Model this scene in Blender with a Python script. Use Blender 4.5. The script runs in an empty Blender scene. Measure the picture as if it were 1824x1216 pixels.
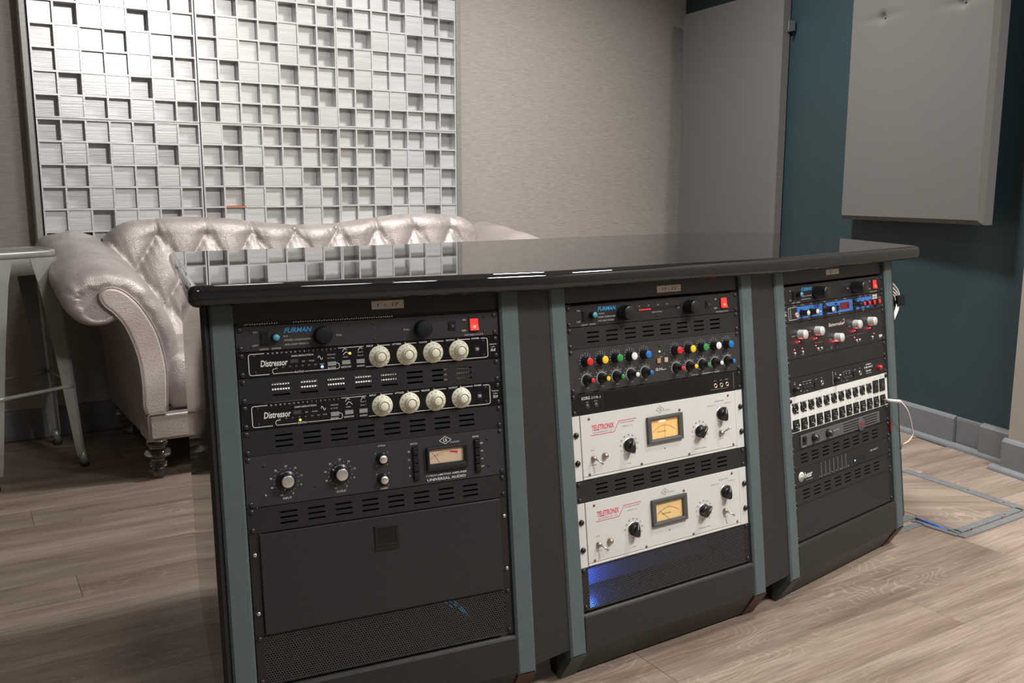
import bpy, bmesh, math, random
from mathutils import Vector, Matrix
random.seed(7)
sc = bpy.context.scene
COL = sc.collection
PI = math.pi

# ------------------------------------------------------------------ camera, world, lights, exposure
cam_d = bpy.data.cameras.new('camera'); cam = bpy.data.objects.new('camera', cam_d); COL.objects.link(cam)
cam.location = (0, 0, 0.988); cam.rotation_euler = (math.radians(90 - 9.3507), 0, 0)
cam_d.sensor_width = 36.0; cam_d.lens = 1624.4 / 1824 * 36.0
cam_d.clip_start = 0.05; cam_d.clip_end = 60
sc.camera = cam
sc.view_settings.view_transform = 'Standard'; sc.view_settings.look = 'None'
sc.view_settings.gamma = 1.0; sc.view_settings.use_curve_mapping = False
sc.view_settings.exposure = 0.08
w = bpy.data.worlds.new('world'); sc.world = w; w.use_nodes = True
w.node_tree.nodes['Background'].inputs[0].default_value = (0.5, 0.5, 0.5, 1)
w.node_tree.nodes['Background'].inputs[1].default_value = 0.1
sc.cycles.use_denoising = True
sc.cycles.max_bounces = 8; sc.cycles.diffuse_bounces = 4; sc.cycles.glossy_bounces = 4
sc.cycles.transmission_bounces = 6; sc.cycles.transparent_max_bounces = 8
sc.cycles.sample_clamp_indirect = 4.0; sc.cycles.caustics_refractive = False; sc.cycles.caustics_reflective = False

def lamp(name, loc, size, power, col=(1, 0.988, 0.968), shape='DISK', target=None, spread=140):
    d = bpy.data.lights.new(name, 'AREA'); d.shape = shape; d.size = size; d.energy = power; d.color = col; d.spread = math.radians(spread)
    o = bpy.data.objects.new(name, d); o.location = loc; COL.objects.link(o)
    if target is not None:
        o.rotation_euler = (Vector(target) - Vector(loc)).to_track_quat('-Z', 'Y').to_euler()
    return o
CEIL = 2.75
# recessed ceiling lights of the room, followed by added fill lamps (none of them is inside the frame)
lamp('ceiling_lamp_front', (1.05, 0.10, 2.73), 0.45, 14)
lamp('ceiling_lamp_right', (2.05, 0.85, 2.73), 0.45, 66)
lamp('ceiling_lamp_corner', (1.62, 2.05, 2.73), 0.30, 24)
lamp('ceiling_lamp_middle', (0.48, 3.55, 2.73), 0.30, 46)
lamp('ceiling_lamp_left', (-0.30, -0.75, 2.73), 0.45, 15)  # fill lamp added to lighten the left floor and the sofa arm front
lamp('ceiling_lamp_sofa', (-0.75, 2.95, 2.73), 0.30, 6)  # weak fill lamp added over the sofa
lamp('track_lamp', (1.55, 0.25, 2.62), 0.30, 9, target=(-1.15, 4.0, 1.55), spread=75)  # unseen fill lamp added to brighten the diffusers

# ------------------------------------------------------------------ node materials
MATS = {}
def lin(r, g, b): # from 0-255 screen colour to linear
    f = lambda c: (c / 255 / 12.92) if c / 255 <= 0.04045 else ((c / 255 + 0.055) / 1.055) ** 2.4
    return (f(r), f(g), f(b))
def mat(name, col, rough=0.5, metal=0.0, var=0.0, scale=20, stretch=(1, 1, 1), bump=0.0, bscale=None, spec=0.5,
        coat=0.0, emit=None, estr=0.0, sheen=0.0, rvar=0.0, rot=(0, 0, 0)):
    if name in MATS: return MATS[name]
    m = bpy.data.materials.new(name); m.use_nodes = True; MATS[name] = m
    nt = m.node_tree; b = nt.nodes['Principled BSDF']
    b.inputs['Base Color'].default_value = (*col, 1); b.inputs['Roughness'].default_value = rough
    b.inputs['Metallic'].default_value = metal; b.inputs['Specular IOR Level'].default_value = spec
    if coat: b.inputs['Coat Weight'].default_value = coat; b.inputs['Coat Roughness'].default_value = 0.04
    if sheen: b.inputs['Sheen Weight'].default_value = sheen
    if emit: b.inputs['Emission Color'].default_value = (*emit, 1); b.inputs['Emission Strength'].default_value = estr
    if var or bump or rvar:
        tc = nt.nodes.new('ShaderNodeTexCoord'); mp = nt.nodes.new('ShaderNodeMapping')
        mp.inputs['Scale'].default_value = stretch; mp.inputs['Rotation'].default_value = rot
        nt.links.new(tc.outputs['Object'], mp.inputs[0])
        n = nt.nodes.new('ShaderNodeTexNoise'); n.inputs['Scale'].default_value = scale
        n.inputs['Detail'].default_value = 6; n.inputs['Roughness'].default_value = 0.6
        nt.links.new(mp.outputs[0], n.inputs['Vector'])
        if var:
            cr = nt.nodes.new('ShaderNodeValToRGB')
            cr.color_ramp.elements[0].position = 0.3; cr.color_ramp.elements[1].position = 0.7
            cr.color_ramp.elements[0].color = (*[c * (1 - var) for c in col], 1)
            cr.color_ramp.elements[1].color = (*[min(1, c * (1 + var)) for c in col], 1)
            nt.links.new(n.outputs['Fac'], cr.inputs[0]); nt.links.new(cr.outputs[0], b.inputs['Base Color'])
        if rvar:
            mr = nt.nodes.new('ShaderNodeMapRange')
            mr.inputs['To Min'].default_value = max(0.02, rough - rvar); mr.inputs['To Max'].default_value = rough + rvar
            nt.links.new(n.outputs['Fac'], mr.inputs[0]); nt.links.new(mr.outputs[0], b.inputs['Roughness'])
        if bump:
            n2 = n
            if bscale:
                n2 = nt.nodes.new('ShaderNodeTexNoise'); n2.inputs['Scale'].default_value = bscale
                n2.inputs['Detail'].default_value = 4
                nt.links.new(mp.outputs[0], n2.inputs['Vector'])
            bp = nt.nodes.new('ShaderNodeBump'); bp.inputs['Strength'].default_value = bump; bp.inputs['Distance'].default_value = 0.004
            nt.links.new(n2.outputs['Fac'], bp.inputs['Height']); nt.links.new(bp.outputs[0], b.inputs['Normal'])
    return m

WALLPAPER = mat('grasscloth', (0.40, 0.358, 0.325), 0.6, var=0.15, scale=110, stretch=(0.22, 0.22, 2.2), bump=0.3, bscale=150)
TEAL = mat('teal_paint', (0.023, 0.050, 0.058), 0.55, var=0.05, scale=3)
GREIGE = mat('greige_paint', (0.33, 0.29, 0.24), 0.7, var=0.04, scale=4)
CEILM = mat('ceiling_paint', (0.70, 0.69, 0.67), 0.8)
DARKWALL = mat('dim_paint', (0.45, 0.44, 0.42), 0.7)
BASEB = mat('grey_skirting', (0.17, 0.18, 0.19), 0.5, var=0.06, scale=30)
FABRIC = mat('taupe_fabric', (0.128, 0.119, 0.111), 0.85, var=0.07, scale=500, bump=0.15, sheen=0.15)
SILVER = mat('silver_wood_paint', (0.74, 0.74, 0.74), 0.34, 0.40, var=0.12, scale=14, stretch=(0.35, 6, 6), bump=0.12, bscale=25)
SILVERF = mat('silver_frame', (0.36, 0.355, 0.34), 0.38, 0.4, var=0.12, scale=20, stretch=(4, 4, 0.6))
RAWWOOD = mat('raw_wood_edge', (0.55, 0.22, 0.12), 0.6, var=0.1, scale=30)
TOPBLACK = mat('black_gloss_top', (0.012, 0.012, 0.013), 0.022, spec=0.62)
BLACKLAM = mat('black_laminate', (0.018, 0.0175, 0.0165), 0.45, var=0.15, scale=120, bump=0.08, bscale=300)
SIDEGLOSS = mat('black_side_gloss', (0.012, 0.012, 0.012), 0.06, spec=0.8, coat=0.3)
SIDEGLOSS.node_tree.nodes['Principled BSDF'].inputs['IOR'].default_value = 1.55
POST = mat('teal_edge_paint', (0.078, 0.108, 0.114), 0.5, var=0.06, scale=40, bump=0.05, bscale=200)
FOOT = mat('worn_red_paint', (0.075, 0.03, 0.022), 0.5, var=0.3, scale=30)
RAIL = mat('rack_rail', (0.012, 0.012, 0.012), 0.45)
PANELK = mat('black_faceplate', (0.015, 0.015, 0.0155), 0.42, var=0.05, scale=150, spec=0.4)
PANELG = mat('charcoal_faceplate', (0.027, 0.0255, 0.028), 0.40, var=0.05, scale=150, spec=0.4)
PANELB = mat('gloss_black_faceplate', (0.006, 0.006, 0.007), 0.22)
BRUSHED = mat('brushed_black', (0.023, 0.0222, 0.0248), 0.36, var=0.16, scale=30, stretch=(1.2, 25, 1), spec=0.4)
VENT = mat('vent_black', (0.017, 0.017, 0.0185), 0.42, var=0.04, scale=200, spec=0.4)
CREAM = mat('cream_faceplate', (0.585, 0.58, 0.55), 0.45, var=0.03, scale=10)
KBLACK = mat('black_plastic', (0.011, 0.011, 0.012), 0.28)
KMATTE = mat('black_rubber', (0.008, 0.008, 0.010), 0.6, spec=0.2)
SCREWM = mat('black_screw', (0.05, 0.05, 0.052), 0.28, 0.6)
STEEL = mat('bright_steel', (0.62, 0.61, 0.59), 0.25, 0.95)
BRASS = mat('worn_nickel', (0.50, 0.42, 0.33), 0.28, 0.9)
ALU = mat('spun_aluminium', (0.80, 0.79, 0.77), 0.28, 0.9)
SATIN = mat('satin_silver', (0.68, 0.67, 0.65), 0.4, 0.3)
IVORY = mat('ivory_plastic', (0.72, 0.69, 0.56), 0.35)
IVORYD = mat('ivory_shadow_ring', (0.10, 0.08, 0.05), 0.5)  # dark print of the knob rings and dial marks
WHITE = mat('white_print', (0.72, 0.72, 0.70), 0.5)
GREYPR = mat('grey_print', (0.48, 0.48, 0.47), 0.5)
BLUEPR = mat('blue_print', (0.04, 0.33, 0.66), 0.45)
DARKPR = mat('dark_print', (0.05, 0.05, 0.05), 0.5)
FINEPR = mat('fine_dark_print', (0.17, 0.17, 0.17), 0.5)
REDPR = mat('red_print', (0.60, 0.03, 0.08), 0.5)
PINKPR = mat('pink_print', (0.58, 0.14, 0.20), 0.5)
TAPE = mat('beige_tape', (0.62, 0.57, 0.52), 0.6, var=0.06, scale=90)
CAPBLUE = mat('cyan_cap', (0.08, 0.34, 0.47), 0.4)
CREDM = mat('red_cap', (0.62, 0.016, 0.022), 0.35)
CYEL = mat('yellow_cap', (0.85, 0.52, 0.02), 0.35)
CGRN = mat('green_cap', (0.025, 0.26, 0.06), 0.35)
CWHT = mat('white_cap', (0.72, 0.72, 0.72), 0.35)
CBLU = mat('blue_cap', (0.012, 0.15, 0.47), 0.35)
BLUEPANEL = mat('blue_faceplate', (0.035, 0.16, 0.50), 0.4)
BTN = mat('grey_button', (0.26, 0.26, 0.255), 0.45)
BTND = mat('dark_button', (0.045, 0.045, 0.05), 0.4)
LEDOFF = mat('led_unlit', (0.05, 0.012, 0.012), 0.3)
DISP = mat('red_display', (0.10, 0.01, 0.012), 0.15, emit=(0.5, 0.03, 0.03), estr=0.10)
REDLIT = mat('lit_red_rocker', (0.7, 0.02, 0.02), 0.25, emit=(1, 0.05, 0.04), estr=0.75)
REDHOT = mat('rocker_lamp', (0.9, 0.1, 0.03), 0.3, emit=(1.0, 0.22, 0.06), estr=1.9)
LRED = mat('led_red', (0.8, 0.05, 0.1), 0.3, emit=(1.0, 0.10, 0.16), estr=2.6)
LBLUE = mat('led_blue', (0.2, 0.3, 1), 0.3, emit=(0.10, 0.16, 1.0), estr=5.0)
LORG = mat('led_orange', (1, 0.5, 0.1), 0.3, emit=(1.0, 0.42, 0.05), estr=2.2)
LYEL = mat('led_yellow', (0.7, 0.8, 0.1), 0.3, emit=(0.70, 0.95, 0.05), estr=1.6)
LGRN = mat('led_green', (0.6, 1, 0.4), 0.3, emit=(0.50, 1.0, 0.25), estr=1.6)
LWB = mat('led_white_blue', (0.6, 0.8, 1), 0.3, emit=(0.35, 0.6, 1.0), estr=2.4)
METER = mat('meter_card', (0.62, 0.47, 0.33), 0.5)
METERL = mat('lit_meter_card', (0.72, 0.43, 0.16), 0.5, emit=(0.9, 0.45, 0.15), estr=0.30)
METERD = mat('dim_meter_card', (0.72, 0.50, 0.22), 0.5, emit=(0.9, 0.55, 0.2), estr=0.06)
MLAMP = mat('meter_lamp', (1, 0.6, 0.4), 0.3, emit=(1.0, 0.42, 0.25), estr=2.2)
BEZEL = mat('grey_bezel', (0.075, 0.075, 0.073), 0.5)
BEZELK = mat('black_bezel', (0.010, 0.010, 0.010), 0.3)
LEATHER = None
WHITECORD = mat('white_cord', (0.72, 0.69, 0.63), 0.45)
STOOLM = mat('galvanised_paint', (0.40, 0.398, 0.37), 0.34, 0.4, var=0.14, scale=9, bump=0.04, bscale=60)
RUBBER = mat('rubber_tip', (0.02, 0.02, 0.02), 0.7)
HATCH = mat('grey_hatch_metal', (0.27, 0.28, 0.285), 0.42, 0.45, var=0.12, scale=40)
BLUECABLE = mat('blue_cable', (0.015, 0.07, 0.45), 0.4)

def acrylic():
    m = bpy.data.materials.new('clear_acrylic'); m.use_nodes = True
    b = m.node_tree.nodes['Principled BSDF']
    b.inputs['Base Color'].default_value = (0.93, 0.92, 0.90, 1); b.inputs['Roughness'].default_value = 0.03
    b.inputs['Transmission Weight'].default_value = 1.0; b.inputs['IOR'].default_value = 1.49
    return m
ACRYLIC = acrylic()

def leather(name, c0, c1, metal, scl, bst):
    m = bpy.data.materials.new(name); m.use_nodes = True
    nt = m.node_tree; b = nt.nodes['Principled BSDF']; N = nt.nodes.new; Lk = nt.links.new
    tc = N('ShaderNodeTexCoord')
    n1 = N('ShaderNodeTexNoise'); n1.inputs['Scale'].default_value = 7; n1.inputs['Detail'].default_value = 5
    Lk(tc.outputs['Object'], n1.inputs['Vector'])
    cr = N('ShaderNodeValToRGB'); cr.color_ramp.elements[0].position = 0.36; cr.color_ramp.elements[1].position = 0.66
    cr.color_ramp.elements[0].color = (*c0, 1); cr.color_ramp.elements[1].color = (*c1, 1)
    Lk(n1.outputs['Fac'], cr.inputs[0]); Lk(cr.outputs[0], b.inputs['Base Color'])
    v = N('ShaderNodeTexVoronoi'); v.inputs['Scale'].default_value = scl
    mp = N('ShaderNodeMapping'); mp.inputs['Scale'].default_value = (1, 1, 1.9)
    Lk(tc.outputs['Object'], mp.inputs[0]); Lk(mp.outputs[0], v.inputs['Vector'])
    bp = N('ShaderNodeBump'); bp.inputs['Strength'].default_value = bst; bp.inputs['Distance'].default_value = 0.002
    Lk(v.outputs['Distance'], bp.inputs['Height']); Lk(bp.outputs[0], b.inputs['Normal'])
    b.inputs['Metallic'].default_value = metal
    n3 = N('ShaderNodeTexNoise'); n3.inputs['Scale'].default_value = 45; n3.inputs['Detail'].default_value = 6; n3.inputs['Roughness'].default_value = 0.7
    Lk(tc.outputs['Object'], n3.inputs['Vector'])
    rr_ = N('ShaderNodeMapRange'); rr_.inputs['From Min'].default_value = 0.3; rr_.inputs['From Max'].default_value = 0.7
    rr_.inputs['To Min'].default_value = 0.27; rr_.inputs['To Max'].default_value = 0.60; Lk(n3.outputs['Fac'], rr_.inputs[0]); Lk(rr_.outputs[0], b.inputs['Roughness'])
    b.inputs['Specular IOR Level'].default_value = 0.6
    return m
LEATHER = leather('metallic_lizard_leather', (0.385, 0.335, 0.312), (0.51, 0.45, 0.425), 0.28, 190, 0.35)
LEATHERP = leather('pale_lizard_leather', (0.52, 0.44, 0.41), (0.66, 0.575, 0.54), 0.12, 170, 0.35)

def wood():
    m = bpy.data.materials.new('oak_plank'); m.use_nodes = True
    nt = m.node_tree; b = nt.nodes['Principled BSDF']; N = nt.nodes.new; Lk = nt.links.new
    tc = N('ShaderNodeTexCoord'); oi = N('ShaderNodeObjectInfo')
    mul = N('ShaderNodeVectorMath'); mul.operation = 'MULTIPLY_ADD'
    cx = N('ShaderNodeCombineXYZ')
    for i in range(3): Lk(oi.outputs['Random'], cx.inputs[i])
    mul.inputs[1].default_value = (37, 61, 23); Lk(cx.outputs[0], mul.inputs[0]); Lk(tc.outputs['Object'], mul.inputs[2])
    # slow warp -> cathedral figure
    mpw = N('ShaderNodeMapping'); mpw.inputs['Scale'].default_value = (1.5, 4.2, 1); Lk(mul.outputs[0], mpw.inputs[0])
    nw = N('ShaderNodeTexNoise'); nw.inputs['Scale'].default_value = 1.4; nw.inputs['Detail'].default_value = 2; Lk(mpw.outputs[0], nw.inputs['Vector'])
    # rings of the figure
    mth = N('ShaderNodeMath'); mth.operation = 'MULTIPLY'; mth.inputs[1].default_value = 34; Lk(nw.outputs['Fac'], mth.inputs[0])
    fr = N('ShaderNodeMath'); fr.operation = 'PINGPONG'; fr.inputs[1].default_value = 0.5; Lk(mth.outputs[0], fr.inputs[0])
    # fine brushed grain
    mpg = N('ShaderNodeMapping'); mpg.inputs['Scale'].default_value = (7, 190, 1); Lk(mul.outputs[0], mpg.inputs[0])
    ng = N('ShaderNodeTexNoise'); ng.inputs['Scale'].default_value = 1.0; ng.inputs['Detail'].default_value = 5; ng.inputs['Roughness'].default_value = 0.65
    Lk(mpg.outputs[0], ng.inputs['Vector'])
    mpb = N('ShaderNodeMapping'); mpb.inputs['Scale'].default_value = (1.2, 9, 1); Lk(mul.outputs[0], mpb.inputs[0])
    nb = N('ShaderNodeTexNoise'); nb.inputs['Scale'].default_value = 1.6; nb.inputs['Detail'].default_value = 5; Lk(mpb.outputs[0], nb.inputs['Vector'])
    base = N('ShaderNodeValToRGB'); e = base.color_ramp.elements
    e[0].position = 0.30; e[0].color = (0.195, 0.142, 0.107, 1); e[1].position = 0.72; e[1].color = (0.365, 0.293, 0.238, 1)
    Lk(nb.outputs['Fac'], base.inputs[0])
    g = N('ShaderNodeMapRange'); g.inputs['From Min'].default_value = 0.33; g.inputs['From Max'].default_value = 0.70
    g.inputs['To Min'].default_value = 0.72; g.inputs['To Max'].default_value = 1.22; Lk(ng.outputs['Fac'], g.inputs[0])
    r = N('ShaderNodeMapRange'); r.inputs['From Min'].default_value = 0.02; r.inputs['From Max'].default_value = 0.16; r.interpolation_type = 'SMOOTHSTEP'
    r.inputs['To Min'].default_value = 1.30; r.inputs['To Max'].default_value = 0.93; Lk(fr.outputs[0], r.inputs[0])
    nk = N('ShaderNodeTexNoise'); nk.inputs['Scale'].default_value = 2.2; nk.inputs['Detail'].default_value = 1
    mpk = N('ShaderNodeMapping'); mpk.inputs['Scale'].default_value = (0.9, 2.4, 1); mpk.inputs['Location'].default_value = (5, 3, 1)
    Lk(mul.outputs[0], mpk.inputs[0]); Lk(mpk.outputs[0], nk.inputs['Vector'])
    kf = N('ShaderNodeMapRange'); kf.inputs['From Min'].default_value = 0.50; kf.inputs['From Max'].default_value = 0.66; Lk(nk.outputs['Fac'], kf.inputs[0])
    mixr = N('ShaderNodeMix'); mixr.data_type = 'FLOAT'; mixr.inputs[2].default_value = 1.0
    Lk(kf.outputs[0], mixr.inputs[0]); Lk(r.outputs[0], mixr.inputs[3])
    t = N('ShaderNodeMapRange'); t.inputs['To Min'].default_value = 0.92; t.inputs['To Max'].default_value = 1.08; Lk(oi.outputs['Random'], t.inputs[0])
    m1 = N('ShaderNodeMath'); m1.operation = 'MULTIPLY'; Lk(g.outputs[0], m1.inputs[0]); Lk(mixr.outputs[0], m1.inputs[1])
    m2 = N('ShaderNodeMath'); m2.operation = 'MULTIPLY'; Lk(m1.outputs[0], m2.inputs[0]); Lk(t.outputs[0], m2.inputs[1])
    vs = N('ShaderNodeVectorMath'); vs.operation = 'SCALE'; Lk(base.outputs[0], vs.inputs[0]); Lk(m2.outputs[0], vs.inputs['Scale'])
    Lk(vs.outputs[0], b.inputs['Base Color'])
    b.inputs['Roughness'].default_value = 0.48; b.inputs['Specular IOR Level'].default_value = 0.4
    bp = N('ShaderNodeBump'); bp.inputs['Strength'].default_value = 0.12; bp.inputs['Distance'].default_value = 0.002
    Lk(ng.outputs['Fac'], bp.inputs['Height']); Lk(bp.outputs[0], b.inputs['Normal'])
    return m
WOOD = wood()

def perforated(name, pitch, hole, plate):
    # a thin sheet punched with round holes on a staggered grid (holes are real openings: transparent)
    m = bpy.data.materials.new(name); m.use_nodes = True
    nt = m.node_tree; b = nt.nodes['Principled BSDF']; N = nt.nodes.new; Lk = nt.links.new
    b.inputs['Base Color'].default_value = (*plate, 1); b.inputs['Roughness'].default_value = 0.4
    tc = N('ShaderNodeTexCoord'); sp = N('ShaderNodeSeparateXYZ'); Lk(tc.outputs['Object'], sp.inputs[0])
    def M(op, a, bb=None, c=None):
        n = N('ShaderNodeMath'); n.operation = op
        for i, v in enumerate((a, bb, c)):
            if v is None: continue
            if isinstance(v, (int, float)): n.inputs[i].default_value = v
            else: Lk(v, n.inputs[i])
        return n.outputs[0]
    py = pitch * 0.866
    yy = M('DIVIDE', sp.outputs['Y'], py); row = M('FLOOR', yy); fy = M('SUBTRACT', M('SUBTRACT', yy, row), 0.5)
    odd = M('FLOORED_MODULO', row, 2.0)
    xx = M('ADD', M('DIVIDE', sp.outputs['X'], pitch), M('MULTIPLY', odd, 0.5)); fx = M('SUBTRACT', M('SUBTRACT', xx, M('FLOOR', xx)), 0.5)
    d = M('ADD', M('MULTIPLY', fx, fx), M('MULTIPLY', M('MULTIPLY', fy, fy), 0.75))
    inside = M('LESS_THAN', d, hole * hole)
    tr = N('ShaderNodeBsdfTransparent'); mx = N('ShaderNodeMixShader')
    Lk(inside, mx.inputs[0]); Lk(b.outputs[0], mx.inputs[1]); Lk(tr.outputs[0], mx.inputs[2])
    Lk(mx.outputs[0], nt.nodes['Material Output'].inputs['Surface'])
    return m
PERF = perforated('perforated_steel', 0.0046, 0.33, (0.040, 0.039, 0.037))
PERFB = perforated('perforated_bright', 0.0046, 0.36, (0.010, 0.010, 0.010))

# ------------------------------------------------------------------ mesh helpers
class MB:
    def __init__(s): s.v = []; s.f = []; s.sm = []
    def add(s, vs, fs, M=None, smooth=False):
        n = len(s.v)
        s.v += [tuple(M @ Vector(p)) if M is not None else tuple(p) for p in vs]
        s.f += [tuple(i + n for i in f) for f in fs]; s.sm += [smooth] * len(fs)
        return s
    def box(s, x0, x1, y0, y1, z0, z1, M=None):
        vs = [(x, y, z) for x in (x0, x1) for y in (y0, y1) for z in (z0, z1)]
        return s.add(vs, [(0, 1, 3, 2), (4, 6, 7, 5), (0, 4, 5, 1), (2, 3, 7, 6), (0, 2, 6, 4), (1, 5, 7, 3)], M)
    def bbox(s, x0, x1, y0, y1, z0, z1, b, M=None):   # box with chamfered front (z1) edges
        vs = [(x0, y0, z0), (x1, y0, z0), (x1, y1, z0), (x0, y1, z0), (x0, y0, z1 - b), (x1, y0, z1 - b), (x1, y1, z1 - b), (x0, y1, z1 - b),
              (x0 + b, y0 + b, z1), (x1 - b, y0 + b, z1), (x1 - b, y1 - b, z1), (x0 + b, y1 - b, z1)]
        fs = [(3, 2, 1, 0), (8, 9, 10, 11)]
        for i in range(4):
            j = (i + 1) % 4; fs += [(i, j, 4 + j, 4 + i), (4 + i, 4 + j, 8 + j, 8 + i)]
        return s.add(vs, fs, M)
    def prism(s, poly, z0, z1, M=None):
        n = len(poly)
        vs = [(x, y, z0) for x, y in poly] + [(x, y, z1) for x, y in poly]
        fs = [tuple(range(n))[::-1], tuple(range(n, 2 * n))] + [(i, (i + 1) % n, n + (i + 1) % n, n + i) for i in range(n)]
        return s.add(vs, fs, M)
    def lathe(s, prof, n=20, M=None, smooth=True, cap=True):
        vs = []; fs = []
        for r, z in prof: vs += [(r * math.cos(2 * PI * k / n), r * math.sin(2 * PI * k / n), z) for k in range(n)]
        for i in range(len(prof) - 1):
            for k in range(n):
                k2 = (k + 1) % n; fs.append((i * n + k, i * n + k2, (i + 1) * n + k2, (i + 1) * n + k))
        s.add(vs, fs, M, smooth)
        if cap:
            s.add(vs[-n:], [tuple(range(n))], M); s.add(vs[:n], [tuple(range(n))[::-1]], M)
        return s
    def tube(s, pts, r, n=8, closed_ends=True):
        pts = [Vector(p) for p in pts]; vs = []; fs = []
        up = Vector((0, 0, 1)); prev = None
        for i, p in enumerate(pts):
            t = (pts[min(i + 1, len(pts) - 1)] - pts[max(i - 1, 0)]).normalized()
            a = t.cross(up) if prev is None else prev - t * prev.dot(t)
            if a.length < 1e-4: a = t.cross(Vector((1, 0, 0)))
            a.normalize(); prev = a; b = t.cross(a)
            rr = r[i] if isinstance(r, (list, tuple)) else r
            vs += [tuple(p + (a * math.cos(2 * PI * k / n) + b * math.sin(2 * PI * k / n)) * rr) for k in range(n)]
        for i in range(len(pts) - 1):
            for k in range(n):
                k2 = (k + 1) % n; fs.append((i * n + k, i * n + k2, (i + 1) * n + k2, (i + 1) * n + k))
        if closed_ends: fs += [tuple(range(n))[::-1], tuple(range(len(vs) - n, len(vs)))]
        return s.add(vs, fs, None, True)
    def grid(s, P, close_u=False, smooth=True):   # P[i][j] points
        n = len(P); m = len(P[0]); vs = [p for r in P for p in r]; fs = []
        for i in range(n - 1 + (1 if close_u else 0)):
            i2 = (i + 1) % n
            for j in range(m - 1): fs.append((i * m + j, i2 * m + j, i2 * m + j + 1, i * m + j + 1))
        return s.add(vs, fs, None, smooth)
    def mesh(s, name, material, fix=True):
        me = bpy.data.meshes.new(name); me.from_pydata(s.v, [], s.f)
        me.polygons.foreach_set('use_smooth', s.sm)
        if fix:
            bm = bmesh.new(); bm.from_mesh(me); bmesh.ops.recalc_face_normals(bm, faces=bm.faces); bm.to_mesh(me); bm.free()
        me.materials.append(material); me.update(); return me
    def build(s, name, material, parent=None, fix=True, **kw):
        return put(name, s.mesh(name, material, fix), parent, **kw)

def put(name, mesh, parent=None, loc=None, rz=None, M=None):
    o = bpy.data.objects.new(name, mesh); COL.objects.link(o)
    if parent is not None: o.parent = parent
    if M is not None: o.matrix_basis = M
    if loc is not None: o.location = loc
    if rz is not None: o.rotation_euler = (0, 0, rz)
    return o
CACHE = {}
def cached(key, fn, name, material):
    k = (key, material.name)
    if k not in CACHE: CACHE[k] = fn().mesh(name, material)
    return CACHE[k]
def tag(o, label=None, cat=None, group=None, kind=None):
    if label: o['label'] = label
    if cat: o['category'] = cat
    if group: o['group'] = group
    if kind: o['kind'] = kind
    return o
def thing(name, label, cat, M=None, loc=None, group=None):
    o = bpy.data.objects.new(name, None); COL.objects.link(o); o.empty_display_size = 0.05
    if M is not None: o.matrix_basis = M
    if loc is not None: o.location = loc
    return tag(o, label, cat, group)

TEXTQ = []   # (parent, name, material, list of (string, x, y, z, cap height, width, align, shear, bold, angle))

# ------------------------------------------------------------------ room shell
def D(a): return Vector((math.cos(math.radians(a)), math.sin(math.radians(a)), 0))
DU = D(32.8); NB = Vector((DU.y, -DU.x, 0))           # along the back wall / out of it into the room
P0 = Vector((-1.861, 3.644, 0))                       # u = 0 on the back wall
CORNER = Vector((1.001, 5.488, 0)); DR = D(-70); NR = Vector((-math.sin(math.radians(70)), -math.cos(math.radians(70)), 0))
NR = Vector((DR.y, -DR.x, 0)); 
if NR.x > 0: NR = -NR
def frame(o, x, y, z=None):
    x = Vector(x).normalized(); y = Vector(y).normalized(); z = x.cross(y)
    M = Matrix.Identity(4)
    for i in range(3): M[i][0] = x[i]; M[i][1] = y[i]; M[i][2] = z[i]; M[i][3] = o[i]
    return M
Z3 = Vector((0, 0, 1))
LB = P0 - DU * 2.9; RE = CORNER + DR * 7.8; LF = LB + NB * 6.3
def wall(name, a, b, h, n, m, t=0.12, z0=0):
    mb = MB(); a = Vector(a); b = Vector(b); q = Vector(n) * -t
    mb.prism([(a.x, a.y), (b.x, b.y), (b.x + q.x, b.y + q.y), (a.x + q.x, a.y + q.y)], z0, h)
    return tag(mb.build(name, m), kind='structure')
wall('wall_back', LB - DU * 0.1, CORNER + DU * 0.12, CEIL, NB, WALLPAPER)
wall('wall_right', CORNER, CORNER + DR * 2.6, CEIL, NR, TEAL)
g0 = CORNER + DR * 2.465 + NR * 0.085
wall('wall_right_front', g0, RE + NR * 0.085, CEIL, NR, GREIGE, t=0.20)
wall('wall_left', LB, LF, CEIL, (LB - LF).normalized().cross(Z3) * -1 if False else DU, DARKWALL)
wall('wall_front', LF, RE, CEIL, ((RE - LF).normalized().cross(Z3)) * -1, DARKWALL)
poly = [LB - DU * 0.2, CORNER + DU * 0.15, RE + DU * 0.2, LF - DU * 0.2]
tag(MB().prism([(p.x, p.y) for p in poly], CEIL, CEIL + 0.1).build('ceiling', CEILM), kind='structure')
floor = tag(MB().prism([(p.x, p.y) for p in poly], -0.1, -0.003).build('floor', mat('subfloor', (0.20, 0.155, 0.12), 0.6)), kind='structure')

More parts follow.
